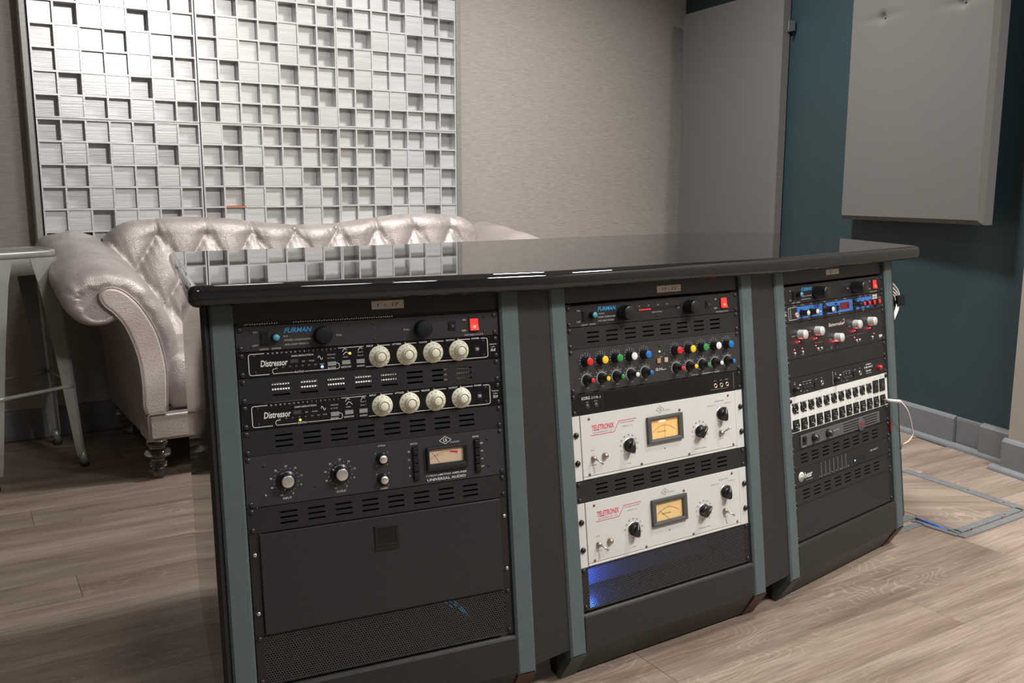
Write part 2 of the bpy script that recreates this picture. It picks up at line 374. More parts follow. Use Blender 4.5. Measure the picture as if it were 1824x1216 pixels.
# planks, laid almost parallel to the back wall
DP = D(31.6); NP = Vector((-DP.y, DP.x, 0)); PW, PLN = 0.1525, 1.22
hatch_pts = [Vector((1.309, 2.531, 0)), Vector((1.605, 2.757, 0)), Vector((1.415, 3.165, 0)), Vector((1.12, 2.95, 0))]
pk = MB().bbox(0.0004, PLN - 0.0004, 0.0004, PW - 0.0004, -0.006, 0.0, 0.0006).mesh('plank', WOOD)
base_pt = Vector((-1.359, 2.291, 0))
rowoff = {}
for r in range(-18, 30):
    off = (random.random() if r not in (0, 1) else 0.4) * PLN
    for c in range(-4, 5):
        o = base_pt + NP * (r * PW) + DP * (c * PLN + off - 0.6)
        mid = o + DP * PLN / 2 + NP * PW / 2
        if (mid - P0).dot(NB) < -0.02 or (mid - CORNER).dot(NR) < -0.35: continue
        if mid.y < 0.75 or mid.x < -2.9 or mid.x > 2.75: continue
        q = o - Vector((0, 0, 0))
        if (o - P0).dot(NB) < 0: continue
        put('plank', pk, floor, M=frame(o, DP, NP))
# baseboards
def board(name, o, d, n, s0, s1, h, t, z0=0.0, shoe=True, parent=None, m=BASEB):
    M = frame(Vector(o) + Vector(d) * s0, d, Z3)      # local x along, y up, z = d x Z
    sgn = 1 if M.col[2].to_3d().dot(Vector(n)) > 0 else -1
    L = s1 - s0; mb = MB()
    prof = [(0, z0), (t, z0), (t, h - 0.012), (t * 0.7, h - 0.004), (t * 0.25, h), (0, h)]
    vs = [(0, y, sgn * x) for x, y in prof] + [(L, y, sgn * x) for x, y in prof]
    k = len(prof); mb.add(vs, [tuple(range(k)), tuple(range(k, 2 * k))] + [(i, (i + 1) % k, k + (i + 1) % k, k + i) for i in range(k)])
    if parent: M = parent.matrix_basis.inverted() @ M
    return mb.build(name, m, parent, M=M)
def shoe(name, o, d, n, s0, s1, off, r, parent, m=BASEB):
    M = frame(Vector(o) + Vector(d) * s0, d, Z3)
    sgn = 1 if M.col[2].to_3d().dot(Vector(n)) > 0 else -1
    L = s1 - s0; prof = [(off, 0)] + [(off + r * math.cos(a), r * math.sin(a)) for a in [i * PI / 2 / 5 for i in range(6)]]
    vs = [(0, y, sgn * x) for x, y in prof] + [(L, y, sgn * x) for x, y in prof]; k = len(prof)
    mb = MB().add(vs, [tuple(range(k)), tuple(range(k, 2 * k))] + [(i, (i + 1) % k, k + (i + 1) % k, k + i) for i in range(k)])
    if parent: M = parent.matrix_basis.inverted() @ M
    return mb.build(name, m, parent, M=M)
tag(board('baseboard_back', P0, DU, NB, -2.9, (CORNER - P0).dot(DU), 0.122, 0.014), kind='structure')
bb = tag(board('baseboard_right', CORNER, DR, NR, 0.02, 2.155, 0.124, 0.017), kind='structure')
board('board_segment', CORNER, DR, NR, 2.155, 2.284, 0.122, 0.005, parent=bb)
board('board_segment', CORNER, DR, NR, 2.284, 2.466, 0.127, 0.024, parent=bb)
shoe('shoe_moulding', CORNER, DR, NR, 0.02, 2.47, 0.012, 0.021, bb)
bf = tag(board('baseboard_right_front', CORNER + NR * 0.085, DR, NR, 2.455, 7.7, 0.122, 0.018), kind='structure')
shoe('shoe_moulding', CORNER + NR * 0.085, DR, NR, 2.42, 7.7, 0.018, 0.02, bf)

# ------------------------------------------------------------------ wall diffusers (3 x 2 squares of stepped blocks)
TS = 0.6095; CELL = TS / 7; FR_V = 0.09; FR_T = 0.085
MAPS = {
 'ul': ["1111022", "1110022", "1300301", "2012012", "2011022", "1300301", "3022023"],
 'um': ["2121022", "1320312", "2022023", "2012023", "1300311", "2122123", "312213f"],
 'ur': ["212213f", "3112023", "1300311", "2011022", "2011022", "1300311", "3122123"],
 'll': ["3211202", "1030030", "2201202", "2201102", "1030031", "2312212", "3012013"],
 'lm': ["f312313", "2302213", "2130031", "3201202", "3102202", "1300311", "2022023"],
 'lr': ["2312213", "2130031", "3202102", "3202102", "1130030", "2012022", "1300311"]}
DEP = {'f': 0.0008, '0': 0.005, '1': 0.017, '2': 0.034, '3': 0.056}
ST = 0.0072
rim_me = None
slat_h = MB().box(0, TS - 0.012, -ST / 2, ST / 2, -0.075, -0.0006).mesh('slat', SILVER)
slat_v = MB().box(-ST / 2, ST / 2, 0, TS - 0.012, -0.075, -0.0012).mesh('slat', SILVER)
blk = {}
for k, dd in DEP.items():
    hw = CELL / 2 - ST / 2 - 0.0004
    blk[k] = MB().bbox(-hw, hw, -hw, hw, -0.080, -dd, 0.0006).mesh('block', SILVER)
ZT = [2.878 - TS - 0.0005, 2.878 - 2 * TS - 0.0035]   # bottoms of the two rows
ROWZ = [1.268, 1.268 - TS - 0.002]
TILE_LAB = {'ul': 'silver square block diffuser at top left of the wall array', 'um': 'silver block diffuser at the top centre of the wall array',
            'ur': 'silver block diffuser at the top right, below the grey frame corner', 'll': 'silver block diffuser on the lower left, above the rolled sofa arm',
            'lm': 'silver block diffuser in the lower centre, with one raw orange slat', 'lr': 'silver block diffuser at the lower right, above the sofa back hump'}
U0 = -0.003
for ri, row in enumerate('ul'):
    for ci, c in enumerate('lmr'):
        key = row + c; off = (0, 0.004, 0.003)[ci]
        o = P0 + DU * (U0 + ci * (TS + 0.0015) + (0.003 if ci else 0)) + NB * FR_V + Z3 * (ROWZ[ri] + (0.0, 0.004, 0.007)[ci])
        t = thing('wall_diffuser', TILE_LAB[key], 'acoustic diffuser', M=frame(o, DU, Z3), group='block diffusers on the back wall')
        mb = MB(); b = 0.006
        mb.box(0, TS, 0, b, -0.085, 0); mb.box(0, TS, TS - b, TS, -0.085, 0); mb.box(0, b, b, TS - b, -0.085, 0); mb.box(TS - b, TS, b, TS - b, -0.085, 0)
        mb.box(b, TS - b, b, TS - b, -0.085, -0.0805)
        mb.build('rim', SILVER, t)
        for k in range(1, 7):
            y = k * CELL
            if key == 'lm' and k == 3:     # one length of this slat is bare orange wood
                s = put('slat', slat_h, t, loc=(0.006, y, 0))
                e = MB().box(CELL + 0.004, 2 * CELL + 0.002, y - ST / 2 - 0.0002, y + ST / 2 + 0.0002, -0.04, -0.0002).build('bare_wood_slat', RAWWOOD, t); e['label'] = 'bare orange length of slat'
            else: put('slat', slat_h, t, loc=(0.006, y, 0))
            put('slat', slat_v, t, loc=(k * CELL, 0.006, 0))
        for r in range(7):
            for q in range(7):
                put('block', blk[MAPS[key][r][q]], t, loc=((q + 0.5) * CELL, TS - (r + 0.5) * CELL, 0))
fr = thing('diffuser_frame', 'grey painted wooden frame around the silver block diffusers', 'frame', M=frame(P0 + NB * FR_V + DU * U0, DU, Z3))
X1 = 3 * TS + 0.009
zb, ztp = ROWZ[1] - 0.005, ROWZ[0] + TS + 0.010
for nm, a in (('frame_side', (-0.030, -0.004, zb, ztp + 0.022)), ('frame_side', (X1, X1 + 0.030, zb, ztp + 0.022)), ('frame_rail', (-0.004, X1, ztp, ztp + 0.022)), ('frame_rail', (-0.004, X1, zb - 0.02, zb - 0.002))):
    MB().bbox(a[0], a[1], a[2], a[3], -0.088, -0.004, 0.004).build(nm, SILVERF, fr)

# ------------------------------------------------------------------ fabric wall panels
def fabric_panel(name, label, left, ang, wdt, z0, z1, th, dimples=(), bracket=False):
    d = D(ang); n = Vector((d.y, -d.x, 0)); n = n if n.dot(NR) > 0 else -n
    o = Vector((left[0], left[1], z0)); M = frame(o, d, Z3); sg = 1 if M.col[2].to_3d().dot(n) > 0 else -1
    t = thing(name, label, 'acoustic panel', M=M)
    bv = 0.017; H = z1 - z0
    def axis(L, c):
        a = [bv + (L - 2 * bv) * i / 40 for i in range(41)]
        for q in c: a += [q + k * 0.006 for k in range(-8, 9)]
        return sorted(v for v in set(round(v, 5) for v in a) if bv <= v <= L - bv + 1e-6)
    xs, ys = axis(wdt, [q[0] for q in dimples]), axis(H, [q[1] for q in dimples]); P = []
    for x in xs:
        row = []
        for y in ys:
            z = 0
            for dx, dy in dimples: z -= 0.014 * math.exp(-((x - dx) ** 2 + (y - dy) ** 2) / 0.020 ** 2) + 0.004 * math.exp(-((x - dx) / 0.10) ** 2 - ((y - dy) / 0.016) ** 2)
            row.append((x, y, sg * z))
        P.append(row)
    mb = MB().grid(P)
    c = [(0, 0), (wdt, 0), (wdt, H), (0, H)]; ci = [(bv, bv), (wdt - bv, bv), (wdt - bv, H - bv), (bv, H - bv)]
    for k in range(4):
        k2 = (k + 1) % 4
        mb.add([(*ci[k], 0), (*ci[k2], 0), (*c[k2], -sg * bv), (*c[k], -sg * bv)], [(0, 1, 2, 3)])
        mb.add([(*c[k], -sg * bv), (*c[k2], -sg * bv), (*c[k2], -sg * th), (*c[k], -sg * th)], [(0, 1, 2, 3)])
    mb.add([(0, 0, -sg * th), (wdt, 0, -sg * th), (wdt, H, -sg * th), (0, H, -sg * th)], [(0, 1, 2, 3)])
    mb.build('fabric_face', FABRIC, t)
    if bracket:
        MB().box(wdt - 0.02, wdt + 0.045, 1.04, 1.085, -sg * 0.052, -sg * 0.045).box(wdt + 0.040, wdt + 0.045, 1.04, 1.085, -sg * 0.052, -sg * 0.012).build('bracket', STEEL, t)
    for dx, dy in dimples:
        MB().lathe([(0.005, 0), (0.004, 0.002), (0.001, 0.0025)], 10).build('tuft_button', FABRIC, t, loc=(dx, dy, -sg * 0.012))
    return t
fabric_panel('acoustic_panel', 'taller taupe fabric panel beside the grasscloth wall, metal bracket on its edge', (0.934, 5.234), -64, 0.785, 0.70, 1.945, 0.06, bracket=True)
fabric_panel('acoustic_panel', 'wide taupe fabric panel on the teal wall with two tufted dimples', (1.439, 4.051), -73, 0.800, 0.868, 2.09, 0.055, dimples=((0.205, 0.815), (0.635, 0.795)))

# ------------------------------------------------------------------ the three-bay rack desk
TILT = math.radians(6.903)
BAYS = []
for (x, y, yaw) in ((-0.467193, 1.519357, 24.4858), (0.104834, 1.799907, 32.7313), (0.642225, 2.161722, 41.0185)):
    t = D(yaw); n = Vector((t.y, -t.x, 0)); up = Z3 * math.cos(TILT) - n * math.sin(TILT)
    BAYS.append((frame((x, y, 0.762648), t, up), t, n))
def bay_pt(i, X, Y, Zo): return BAYS[i][0] @ Vector((X / 1000, -Y / 1000, Zo / 1000))

desk = thing('rack_desk', 'black three-bay studio rack desk with glossy top and teal edge posts', 'desk', loc=(0.3, 2.0, 0))
desk_inv = Matrix.Translation((-0.3, -2.0, 0))
def dbuild(mb, name, m): return mb.build(name, m, desk)
ZU, ZTOP = 0.803, 0.839
# countertop outline (counter-clockwise)
OUT = [(-0.514, 1.439), (0.066, 1.709), (0.623, 2.079), (1.133, 2.537), (1.068, 2.966), (0.985, 3.30), (0.955, 3.375), (0.90, 3.41), (0.75, 3.405), (0.38, 3.175), (-0.31, 2.63), (-0.857, 2.281)]
def round_poly(P, rad):
    out = []; n = len(P)
    for i in range(n):
        a, b, c = Vector(P[i - 1]), Vector(P[i]), Vector(P[(i + 1) % n])
        d1, d2 = (a - b).normalized(), (c - b).normalized(); ang = d1.angle(d2)
        if abs(ang - PI) < 0.45: out.append(tuple(b)); continue
        tl = min(rad / math.tan(ang / 2), 0.3 * min((a - b).length, (c - b).length)); p1, p2 = b + d1 * tl, b + d2 * tl
        for k in range(6):
            s = k / 5; q = p1 * (1 - s) ** 2 + b * 2 * s * (1 - s) + p2 * s * s; out.append(tuple(q))
    return out
def inset(P, d):
    out = []; n = len(P)
    for i in range(n):
        a, b, c = Vector(P[i - 1]), Vector(P[i]), Vector(P[(i + 1) % n])
        e1, e2 = (b - a).normalized(), (c - b).normalized()
        n1, n2 = Vector((-e1.y, e1.x)), Vector((-e2.y, e2.x)); m = (n1 + n2).normalized()
        out.append(tuple(b + m * (d / max(0.35, m.dot(n1)))))
    return out
RP = round_poly(OUT, 0.02)
rr = 0.013; rings = []
for k in range(7):
    a = PI / 2 * k / 6; rings.append((inset(RP, rr * (1 - math.sin(a))), ZU + rr * (1 - math.cos(a))))
for k in range(7):
    a = PI / 2 * k / 6; rings.append((inset(RP, rr * (1 - math.cos(a))), ZTOP - rr + rr * math.sin(a)))
P = [[(x - 0.3, y - 2.0, z) for x, y in ring] for ring, z in rings]
mb = MB(); n = len(RP)
P2 = [[P[i][j] for i in range(len(P))] for j in range(n)]
mb.grid(P2, close_u=True)
mb.add(P[-1], [tuple(range(n))]); mb.add(P[0], [tuple(range(n))[::-1]])
dbuild(mb, 'countertop', TOPBLACK)
# shaped side walls, posts, feet, rails, toe boards, headers, backs
def plan(i, X, s, z):     # point at X along the bay, s metres back from the front edge line (horizontal), height z
    Mx, t, nn = BAYS[i]; o = Mx.translation
    p = o + t * (X / 1000) - nn * s; return Vector((p.x, p.y, z))
SIDE = [(0.012, ZU), (-0.085, 0.09), (-0.052, 0.004), (-0.02, 0.004), (0.03, 0.21), (0.146, 0.305), (0.235, 0.328), (0.299, 0.358), (0.345, 0.42), (0.372, 0.50), (0.385, 0.62), (0.385, ZU)]
SIDE_END = [(0.012, ZU), (-0.085, 0.09), (-0.052, 0.004), (-0.02, 0.004), (0.03, 0.028), (0.22, 0.036), (0.48, 0.043), (0.535, 0.055), (0.575, 0.082), (0.600, 0.125), (0.612, 0.19), (0.615, 0.28), (0.615, ZU)]
def side_panel(i, Xa, Xb, m, front=-0.004, SIDE=SIDE, splay=0.0):
    mb = MB(); n = len(SIDE)
    def q(s, z, X):
        sl = (0.762648 - z) * math.tan(TILT)
        if z > 0.05 and s < 0.02: s = -sl - front
        return tuple(desk_inv @ plan(i, X + 1000 * splay * s, s, z))
    A = [q(s, z, Xa) for s, z in SIDE]; B = [q(s, z, Xb) for s, z in SIDE]
    mb.add(A + B, [tuple(range(n)), tuple(range(n, 2 * n))] + [(k, (k + 1) % n, n + (k + 1) % n, n + k) for k in range(n)])
    return dbuild(mb, 'side_panel', m)
for i in range(3):
    Mx = desk_inv @ BAYS[i][0]
    def B(x0, x1, y0, y1, z0, z1, c=0.002, M=Mx): return MB().bbox(x0 / 1000, x1 / 1000, -y1 / 1000, -y0 / 1000, z0 / 1000, z1 / 1000, c, M)
    for Xa, Xb in ((-41, -2), (485, 524)):
        dbuild(B(Xa, Xb, -40.5, 706, -45, 8, 0.004), 'edge_post', POST)
        # chamfered foot: slopes back to the floor
        top = [bay_pt(i, Xa, 706, 7), bay_pt(i, Xb, 706, 7), bay_pt(i, Xb, 706, -45), bay_pt(i, Xa, 706, -45)]
        nn = BAYS[i][2]
        bot = []
        for k, p in enumerate(top):
            s = 0.040 if k < 2 else 0.0; q = p - nn * s; bot.append(Vector((q.x, q.y, 0.0005)))
        mb = MB().add([tuple(desk_inv @ p) for p in top + bot], [(0, 1, 2, 3), (4, 5, 6, 7), (0, 1, 5, 4), (1, 2, 6, 5), (2, 3, 7, 6), (3, 0, 4, 7)])
        f = dbuild(mb, 'foot', FOOT if (Xa > 0) else mat('worn_teal_paint', (0.065, 0.075, 0.075), 0.5, var=0.35, scale=25))
    if i == 0:
        side_panel(i, -54, -41.2, SIDEGLOSS, -0.006, SIDE_END, math.tan(math.radians(1.8)))
        dbuild(B(-54, -41.2, -40.5, 706, -5.5, 6.5, 0.005), 'side_edging', mat('black_edging', (0.010, 0.010, 0.010), 0.55))
    else: side_panel(i, -40.5, -28, BLACKLAM, -0.046)
    if i == 2: side_panel(i, 524.2, 537, BLACKLAM, 0.002, SIDE_END, -math.tan(math.radians(1.8)))
    else: side_panel(i, 512, 524, BLACKLAM, -0.046)
    for x0, x1 in ((-2, 17), (466, 485)): dbuild(B(x0, x1, -2, 622, -9, -3.6, 0.0005), 'rack_rail', RAIL)
    dbuild(B(-2, 485, -40.5, -4.5, -16, -1.5, 0.001), 'header_panel', BLACKLAM)
    # toe board: rounded ledge then face, then kicked back under
    prof = [(626, -16), (626, 2), (628.5, 5.5), (632, 7), (700, 6.5), (702, 5)]
    pts = [(Y, Zo) for Y, Zo in prof]
    A = [desk_inv @ bay_pt(i, -2, Y, Zo) for Y, Zo in pts]; Bp = [desk_inv @ bay_pt(i, 485, Y, Zo) for Y, Zo in pts]
    for arr, X in ((A, -2), (Bp, 485)):
        p = bay_pt(i, X, 702, 5) - BAYS[i][2] * 0.036; arr.append(desk_inv @ Vector((p.x, p.y, 0.006)))
        p = bay_pt(i, X, 702, -16) - BAYS[i][2] * 0.040; arr.append(desk_inv @ Vector((p.x, p.y, 0.006)))
    k = len(A)
    dbuild(MB().add([tuple(p) for p in A + Bp], [tuple(range(k)), tuple(range(k, 2 * k))] + [(j, (j + 1) % k, k + (j + 1) % k, k + j) for j in range(k)]), 'toe_board', BLACKLAM)
    a, b = plan(i, -40, 0.372, 0), plan(i, 523, 0.372, 0); a2, b2 = plan(i, -40, 0.384, 0), plan(i, 523, 0.384, 0)
    dbuild(MB().prism([(p.x - 0.3, p.y - 2) for p in (a, b, b2, a2)], 0.52, ZU), 'back_panel', BLACKLAM)
    # strip of handwritten tape on the header
    tp = {0: (239, -31.5, 299, -16.5, '1  -  17'), 1: (245, -26.5, 313, -12, '17 - 33'), 2: (202, -30.5, 263, -17, '33   -')}[i]
    lt = dbuild(MB().box(tp[0] / 1000, tp[2] / 1000, -tp[3] / 1000, -tp[1] / 1000, -0.0016, -0.0011, Mx), 'label_tape', TAPE)
    lt['label'] = 'beige tape with handwritten numbers'
    TEXTQ.append((lt, 'handwriting', DARKPR, [(tp[4], 0, 0, 0, 0.0062, 0.040 if i != 2 else 0.028, 'C', 0.1, 0.012, 0)], Mx @ Matrix.Translation(((tp[0] + tp[2]) / 2000, -(tp[1] + tp[3]) / 2000 - 0.003, -0.0010))))
# filler boards closing the wedges between bays
for i in (0, 1):
    a = [bay_pt(i, 524.5, -40.5, 3), bay_pt(i + 1, -41.5, -40.5, 3), bay_pt(i + 1, -41.5, 688, 3), bay_pt(i, 524.5, 694, 3)]
    back = [p - (BAYS[i][2] + BAYS[i + 1][2]) * 0.006 for p in a]
    dbuild(MB().add([tuple(desk_inv @ p) for p in a + back], [(0, 1, 2, 3), (4, 5, 6, 7)] + [(k, (k + 1) % 4, 4 + (k + 1) % 4, 4 + k) for k in range(4)]), 'filler_board', BLACKLAM)

# ------------------------------------------------------------------ rack units
U = 44.45
class Unit:
    def __init__(s, bay, u0, nu, name, label, cat, face=PANELK, body=180, plate=True, group=None):
        s.bay, s.y0, s.h = bay, u0 * U, nu * U
        s.cx = 241.3; s.yb = s.y0 + s.h
        s.e = thing(name, label, cat, M=BAYS[bay][0] @ Matrix.Translation((s.cx / 1000, -s.yb / 1000, 0)), group=group)
        s.txt = {}
        if plate: s.box('faceplate', 0.3, 482.3, s.y0 + 0.5, s.yb - 0.5, -3.4, 0, face, c=0.5)
        if body: s.box('chassis', 22, 460, s.y0 + 1.2, s.yb - 1.2, -body, -3.5, PANELK, c=0.5)
    def L(s, X, Y, Zo=0): return ((X - s.cx) / 1000, (s.yb - Y) / 1000, Zo / 1000)
    def box(s, name, x0, x1, y0, y1, z0, z1, m, c=0.3, label=None, parent=None):
        a = s.L(x0, y1, z0); b = s.L(x1, y0, z1)
        o = MB().bbox(a[0], b[0], a[1], b[1], a[2], b[2], c / 1000).build(name, m, parent or s.e)
        if label: o['label'] = label
        return o
    def lathe(s, name, X, Y, prof, m, n=20, Zo=0, rz=0, parent=None, label=None):
        key = ('l', n, tuple(prof))
        me = cached(key, lambda: MB().lathe([(r / 1000, z / 1000) for r, z in prof], n), name, m)
        o = put(name, me, parent or s.e, loc=s.L(X, Y, Zo) if parent is None or parent is s.e else (0, 0, Zo / 1000), rz=rz)
        if label: o['label'] = label
        return o
    def screws(s, ys=None, m=None, xs=(7.6, 475), r=4.6):
        m = m or SCREWM
        ys = ys or [s.y0 + 6.4, s.yb - 6.4]
        prof = [(r, 0), (r, 0.6), (r * 0.92, 1.7), (r * 0.65, 2.7), (r * 0.25, 3.1), (0.1, 3.1)]
        for x in xs:
            for y in ys: s.lathe('screw', x, y, prof, m, 12)
    def small(s, pts, m=None, r=2.6, name='screw'):
        for x, y in pts: s.lathe(name, x, y, [(r, 0), (r, 0.5), (r * 0.6, 1.2), (0.1, 1.3)], m or SCREWM, 10)
    def text(s, m, st, X, Y, h, wd=None, al='C', sh=0, bold=0.0, ang=0, Zo=0.15):
        p = s.L(X, Y + h / 2, Zo)
        s.txt.setdefault(m.name, []).append((st, p[0], p[1], p[2], h / 1000, wd / 1000 if wd else None, al, sh, bold, ang))
    def flush(s):
        for k, v in s.txt.items(): TEXTQ.append((s.e, 'lettering', MATS[k], v, None))
    def lines(s, name, m, segs, wdt=1.0, Zo=0.12):
        # flat printed strokes; segs: list of polylines in rack mm
        mb = MB()
        for pl in segs:
            for (x0, y0), (x1, y1) in zip(pl[:-1], pl[1:]):
                d = Vector((x1 - x0, y1 - y0)); 
                if d.length < 1e-6: continue
                d.normalize(); q = Vector((-d.y, d.x)) * wdt / 2; e = d * wdt * 0.3
                c = [(x0 - e.x + q.x, y0 - e.y + q.y), (x1 + e.x + q.x, y1 + e.y + q.y), (x1 + e.x - q.x, y1 + e.y - q.y), (x0 - e.x - q.x, y0 - e.y - q.y)]
                mb.add([s.L(x, y, Zo) for x, y in c], [(0, 1, 2, 3)])
        o = mb.build(name, m, s.e)
        if len(segs) > 1: o['kind'] = 'stuff'
        return o
    def ticks(s, X, Y, r0, r1, n, a0, a1, m, wdt=0.5, name='dial_markings'):
        segs = []
        for k in range(n):
            a = math.radians(a0 + (a1 - a0) * k / (n - 1)); segs.append([(X + r0 * math.sin(a), Y - r0 * math.cos(a)), (X + r1 * math.sin(a), Y - r1 * math.cos(a))])
        return segs
    def led(s, X, Y, m, r=1.5, name='led'): return s.lathe(name, X, Y, [(r, 0), (r, 0.8), (r * 0.7, 1.6), (0.1, 1.9)], m, 10)
def arc(X, Y, r, a0, a1, n=10): return [(X + r * math.sin(math.radians(a0 + (a1 - a0) * k / n)), Y - r * math.cos(math.radians(a0 + (a1 - a0) * k / n))) for k in range(n + 1)]

def plate_holes(unit, holes, m, th=2.0, name='faceplate'):
    xs = sorted({0.3, 482.3} | {h[0] for h in holes} | {h[1] for h in holes}); y0, y1 = unit.y0 + 0.5, unit.yb - 0.5
    ys = sorted({y0, y1} | {h[2] for h in holes} | {h[3] for h in holes})
    hol = lambda x, y: any(h[0] < x < h[1] and h[2] < y < h[3] for h in holes)
    G = [[not hol((xs[i] + xs[i + 1]) / 2, (ys[j] + ys[j + 1]) / 2) for j in range(len(ys) - 1)] for i in range(len(xs) - 1)]
    mb = MB(); nx, ny = len(xs) - 1, len(ys) - 1
    for i in range(nx):
        for j in range(ny):
            if not G[i][j]: continue
            c = [(xs[i], ys[j]), (xs[i + 1], ys[j]), (xs[i + 1], ys[j + 1]), (xs[i], ys[j + 1])]
            mb.add([unit.L(x, y, 0) for x, y in c], [(3, 2, 1, 0)]); mb.add([unit.L(x, y, -th) for x, y in c], [(0, 1, 2, 3)])
            for (di, dj, a, b) in ((-1, 0, 0, 3), (1, 0, 1, 2), (0, -1, 0, 1), (0, 1, 3, 2)):
                ii, jj = i + di, j + dj
                if not (0 <= ii < nx and 0 <= jj < ny) or not G[ii][jj]:
                    mb.add([unit.L(*c[a], 0), unit.L(*c[b], 0), unit.L(*c[b], -th), unit.L(*c[a], -th)], [(0, 1, 2, 3)])
    return mb.build(name, m, unit.e)

def vent_panel(bay, u0, label, back=None, x0=70, pitch=48.4):
    un = Unit(bay, u0, 1, 'vent_panel', label, 'vent panel', body=0, plate=False, group='slotted vent panels in the rack desk')
    holes = []
    for c in range(8):
        for r in range(3):
            x = x0 + pitch * c; y = un.y0 + 13.0 + 9.4 * r
            holes.append((x - 15, x + 15, y - 1.7, y + 1.7))
    plate_holes(un, holes, VENT)
    # folded lip along the top and bottom behind the slots
    un.box('lip', 20, 462, un.y0 + 0.8, un.y0 + 2.6, -14, -2.1, VENT); un.box('lip', 20, 462, un.yb - 2.6, un.yb - 0.8, -14, -2.1, VENT)
    if back == 'dots':
        for xa, xb, e_ in ((50, 283, 0.060), (392, 430, 0.0025)):
            if xa < 100: un.box('gear_behind', xa, xb, un.y0 + 27.5, un.yb - 4, -9, -7, VENT)
            un.box('perforated_backing', xa, xb, un.y0 + 9, un.y0 + (27 if xa < 100 else 36), -7.2, -7, PERFB)
            un.box('inner_plate', xa - 8, xb + 8, un.y0 + 6, un.yb - 4, -46, -45, mat('pale_inner_plate', (0.8, 0.8, 0.8), 0.5))  # pale plate added to catch the light that shows as dots
            d = bpy.data.lights.new('inner_lamp', 'AREA'); d.shape = 'RECTANGLE'; d.size = (xb - xa) / 1000; d.size_y = 0.006; d.energy = e_; d.color = (1, 0.97, 0.9)
            lo = bpy.data.objects.new('inner_lamp', d); COL.objects.link(lo); lo.parent = un.e; lo.location = un.L((xa + xb) / 2, un.y0 + 36, -12); lo.rotation_euler = (0.5, 0, 0)  # lamp added behind the mesh so that its holes look bright
    else:
        un.box('gear_behind', 30, 452, un.y0 + 3, un.yb - 3, -60, -30, RAIL)
    un.screws(); un.flush(); return un

def rocker(un, X, Y, w_, h_, lit):
    un.box('switch_frame', X - w_ / 2 - 2, X + w_ / 2 + 2, Y - h_ / 2 - 2, Y + h_ / 2 + 2, 0, 1.4, KBLACK, 0.4)
    a, b = un.L(X - w_ / 2, Y, 0), un.L(X + w_ / 2, Y, 0); yt = un.L(X, Y - h_ / 2)[1]; yb = un.L(X, Y + h_ / 2)[1]
    vs = [(a[0], yb, 0.001), (b[0], yb, 0.001), (b[0], yt, 0.001), (a[0], yt, 0.001), (a[0], yb, 0.0062), (b[0], yb, 0.0062), (b[0], (yb + yt) / 2, 0.0036), (a[0], (yb + yt) / 2, 0.0036), (b[0], yt, 0.0030), (a[0], yt, 0.0030)]
    o = MB().add(vs, [(0, 1, 2, 3), (0, 1, 5, 4), (4, 5, 6, 7), (7, 6, 8, 9), (3, 2, 8, 9), (0, 4, 7, 9, 3), (1, 5, 6, 8, 2)]).build('power_rocker', REDLIT if lit else KBLACK, un.e)
    if lit:
        o['label'] = 'lit red power rocker'
        l = un.lathe('glow_lamp', X, Y + h_ * 0.2, [(2.9, 5.0), (2.4, 5.4), (0.2, 5.6)], REDHOT, 12)

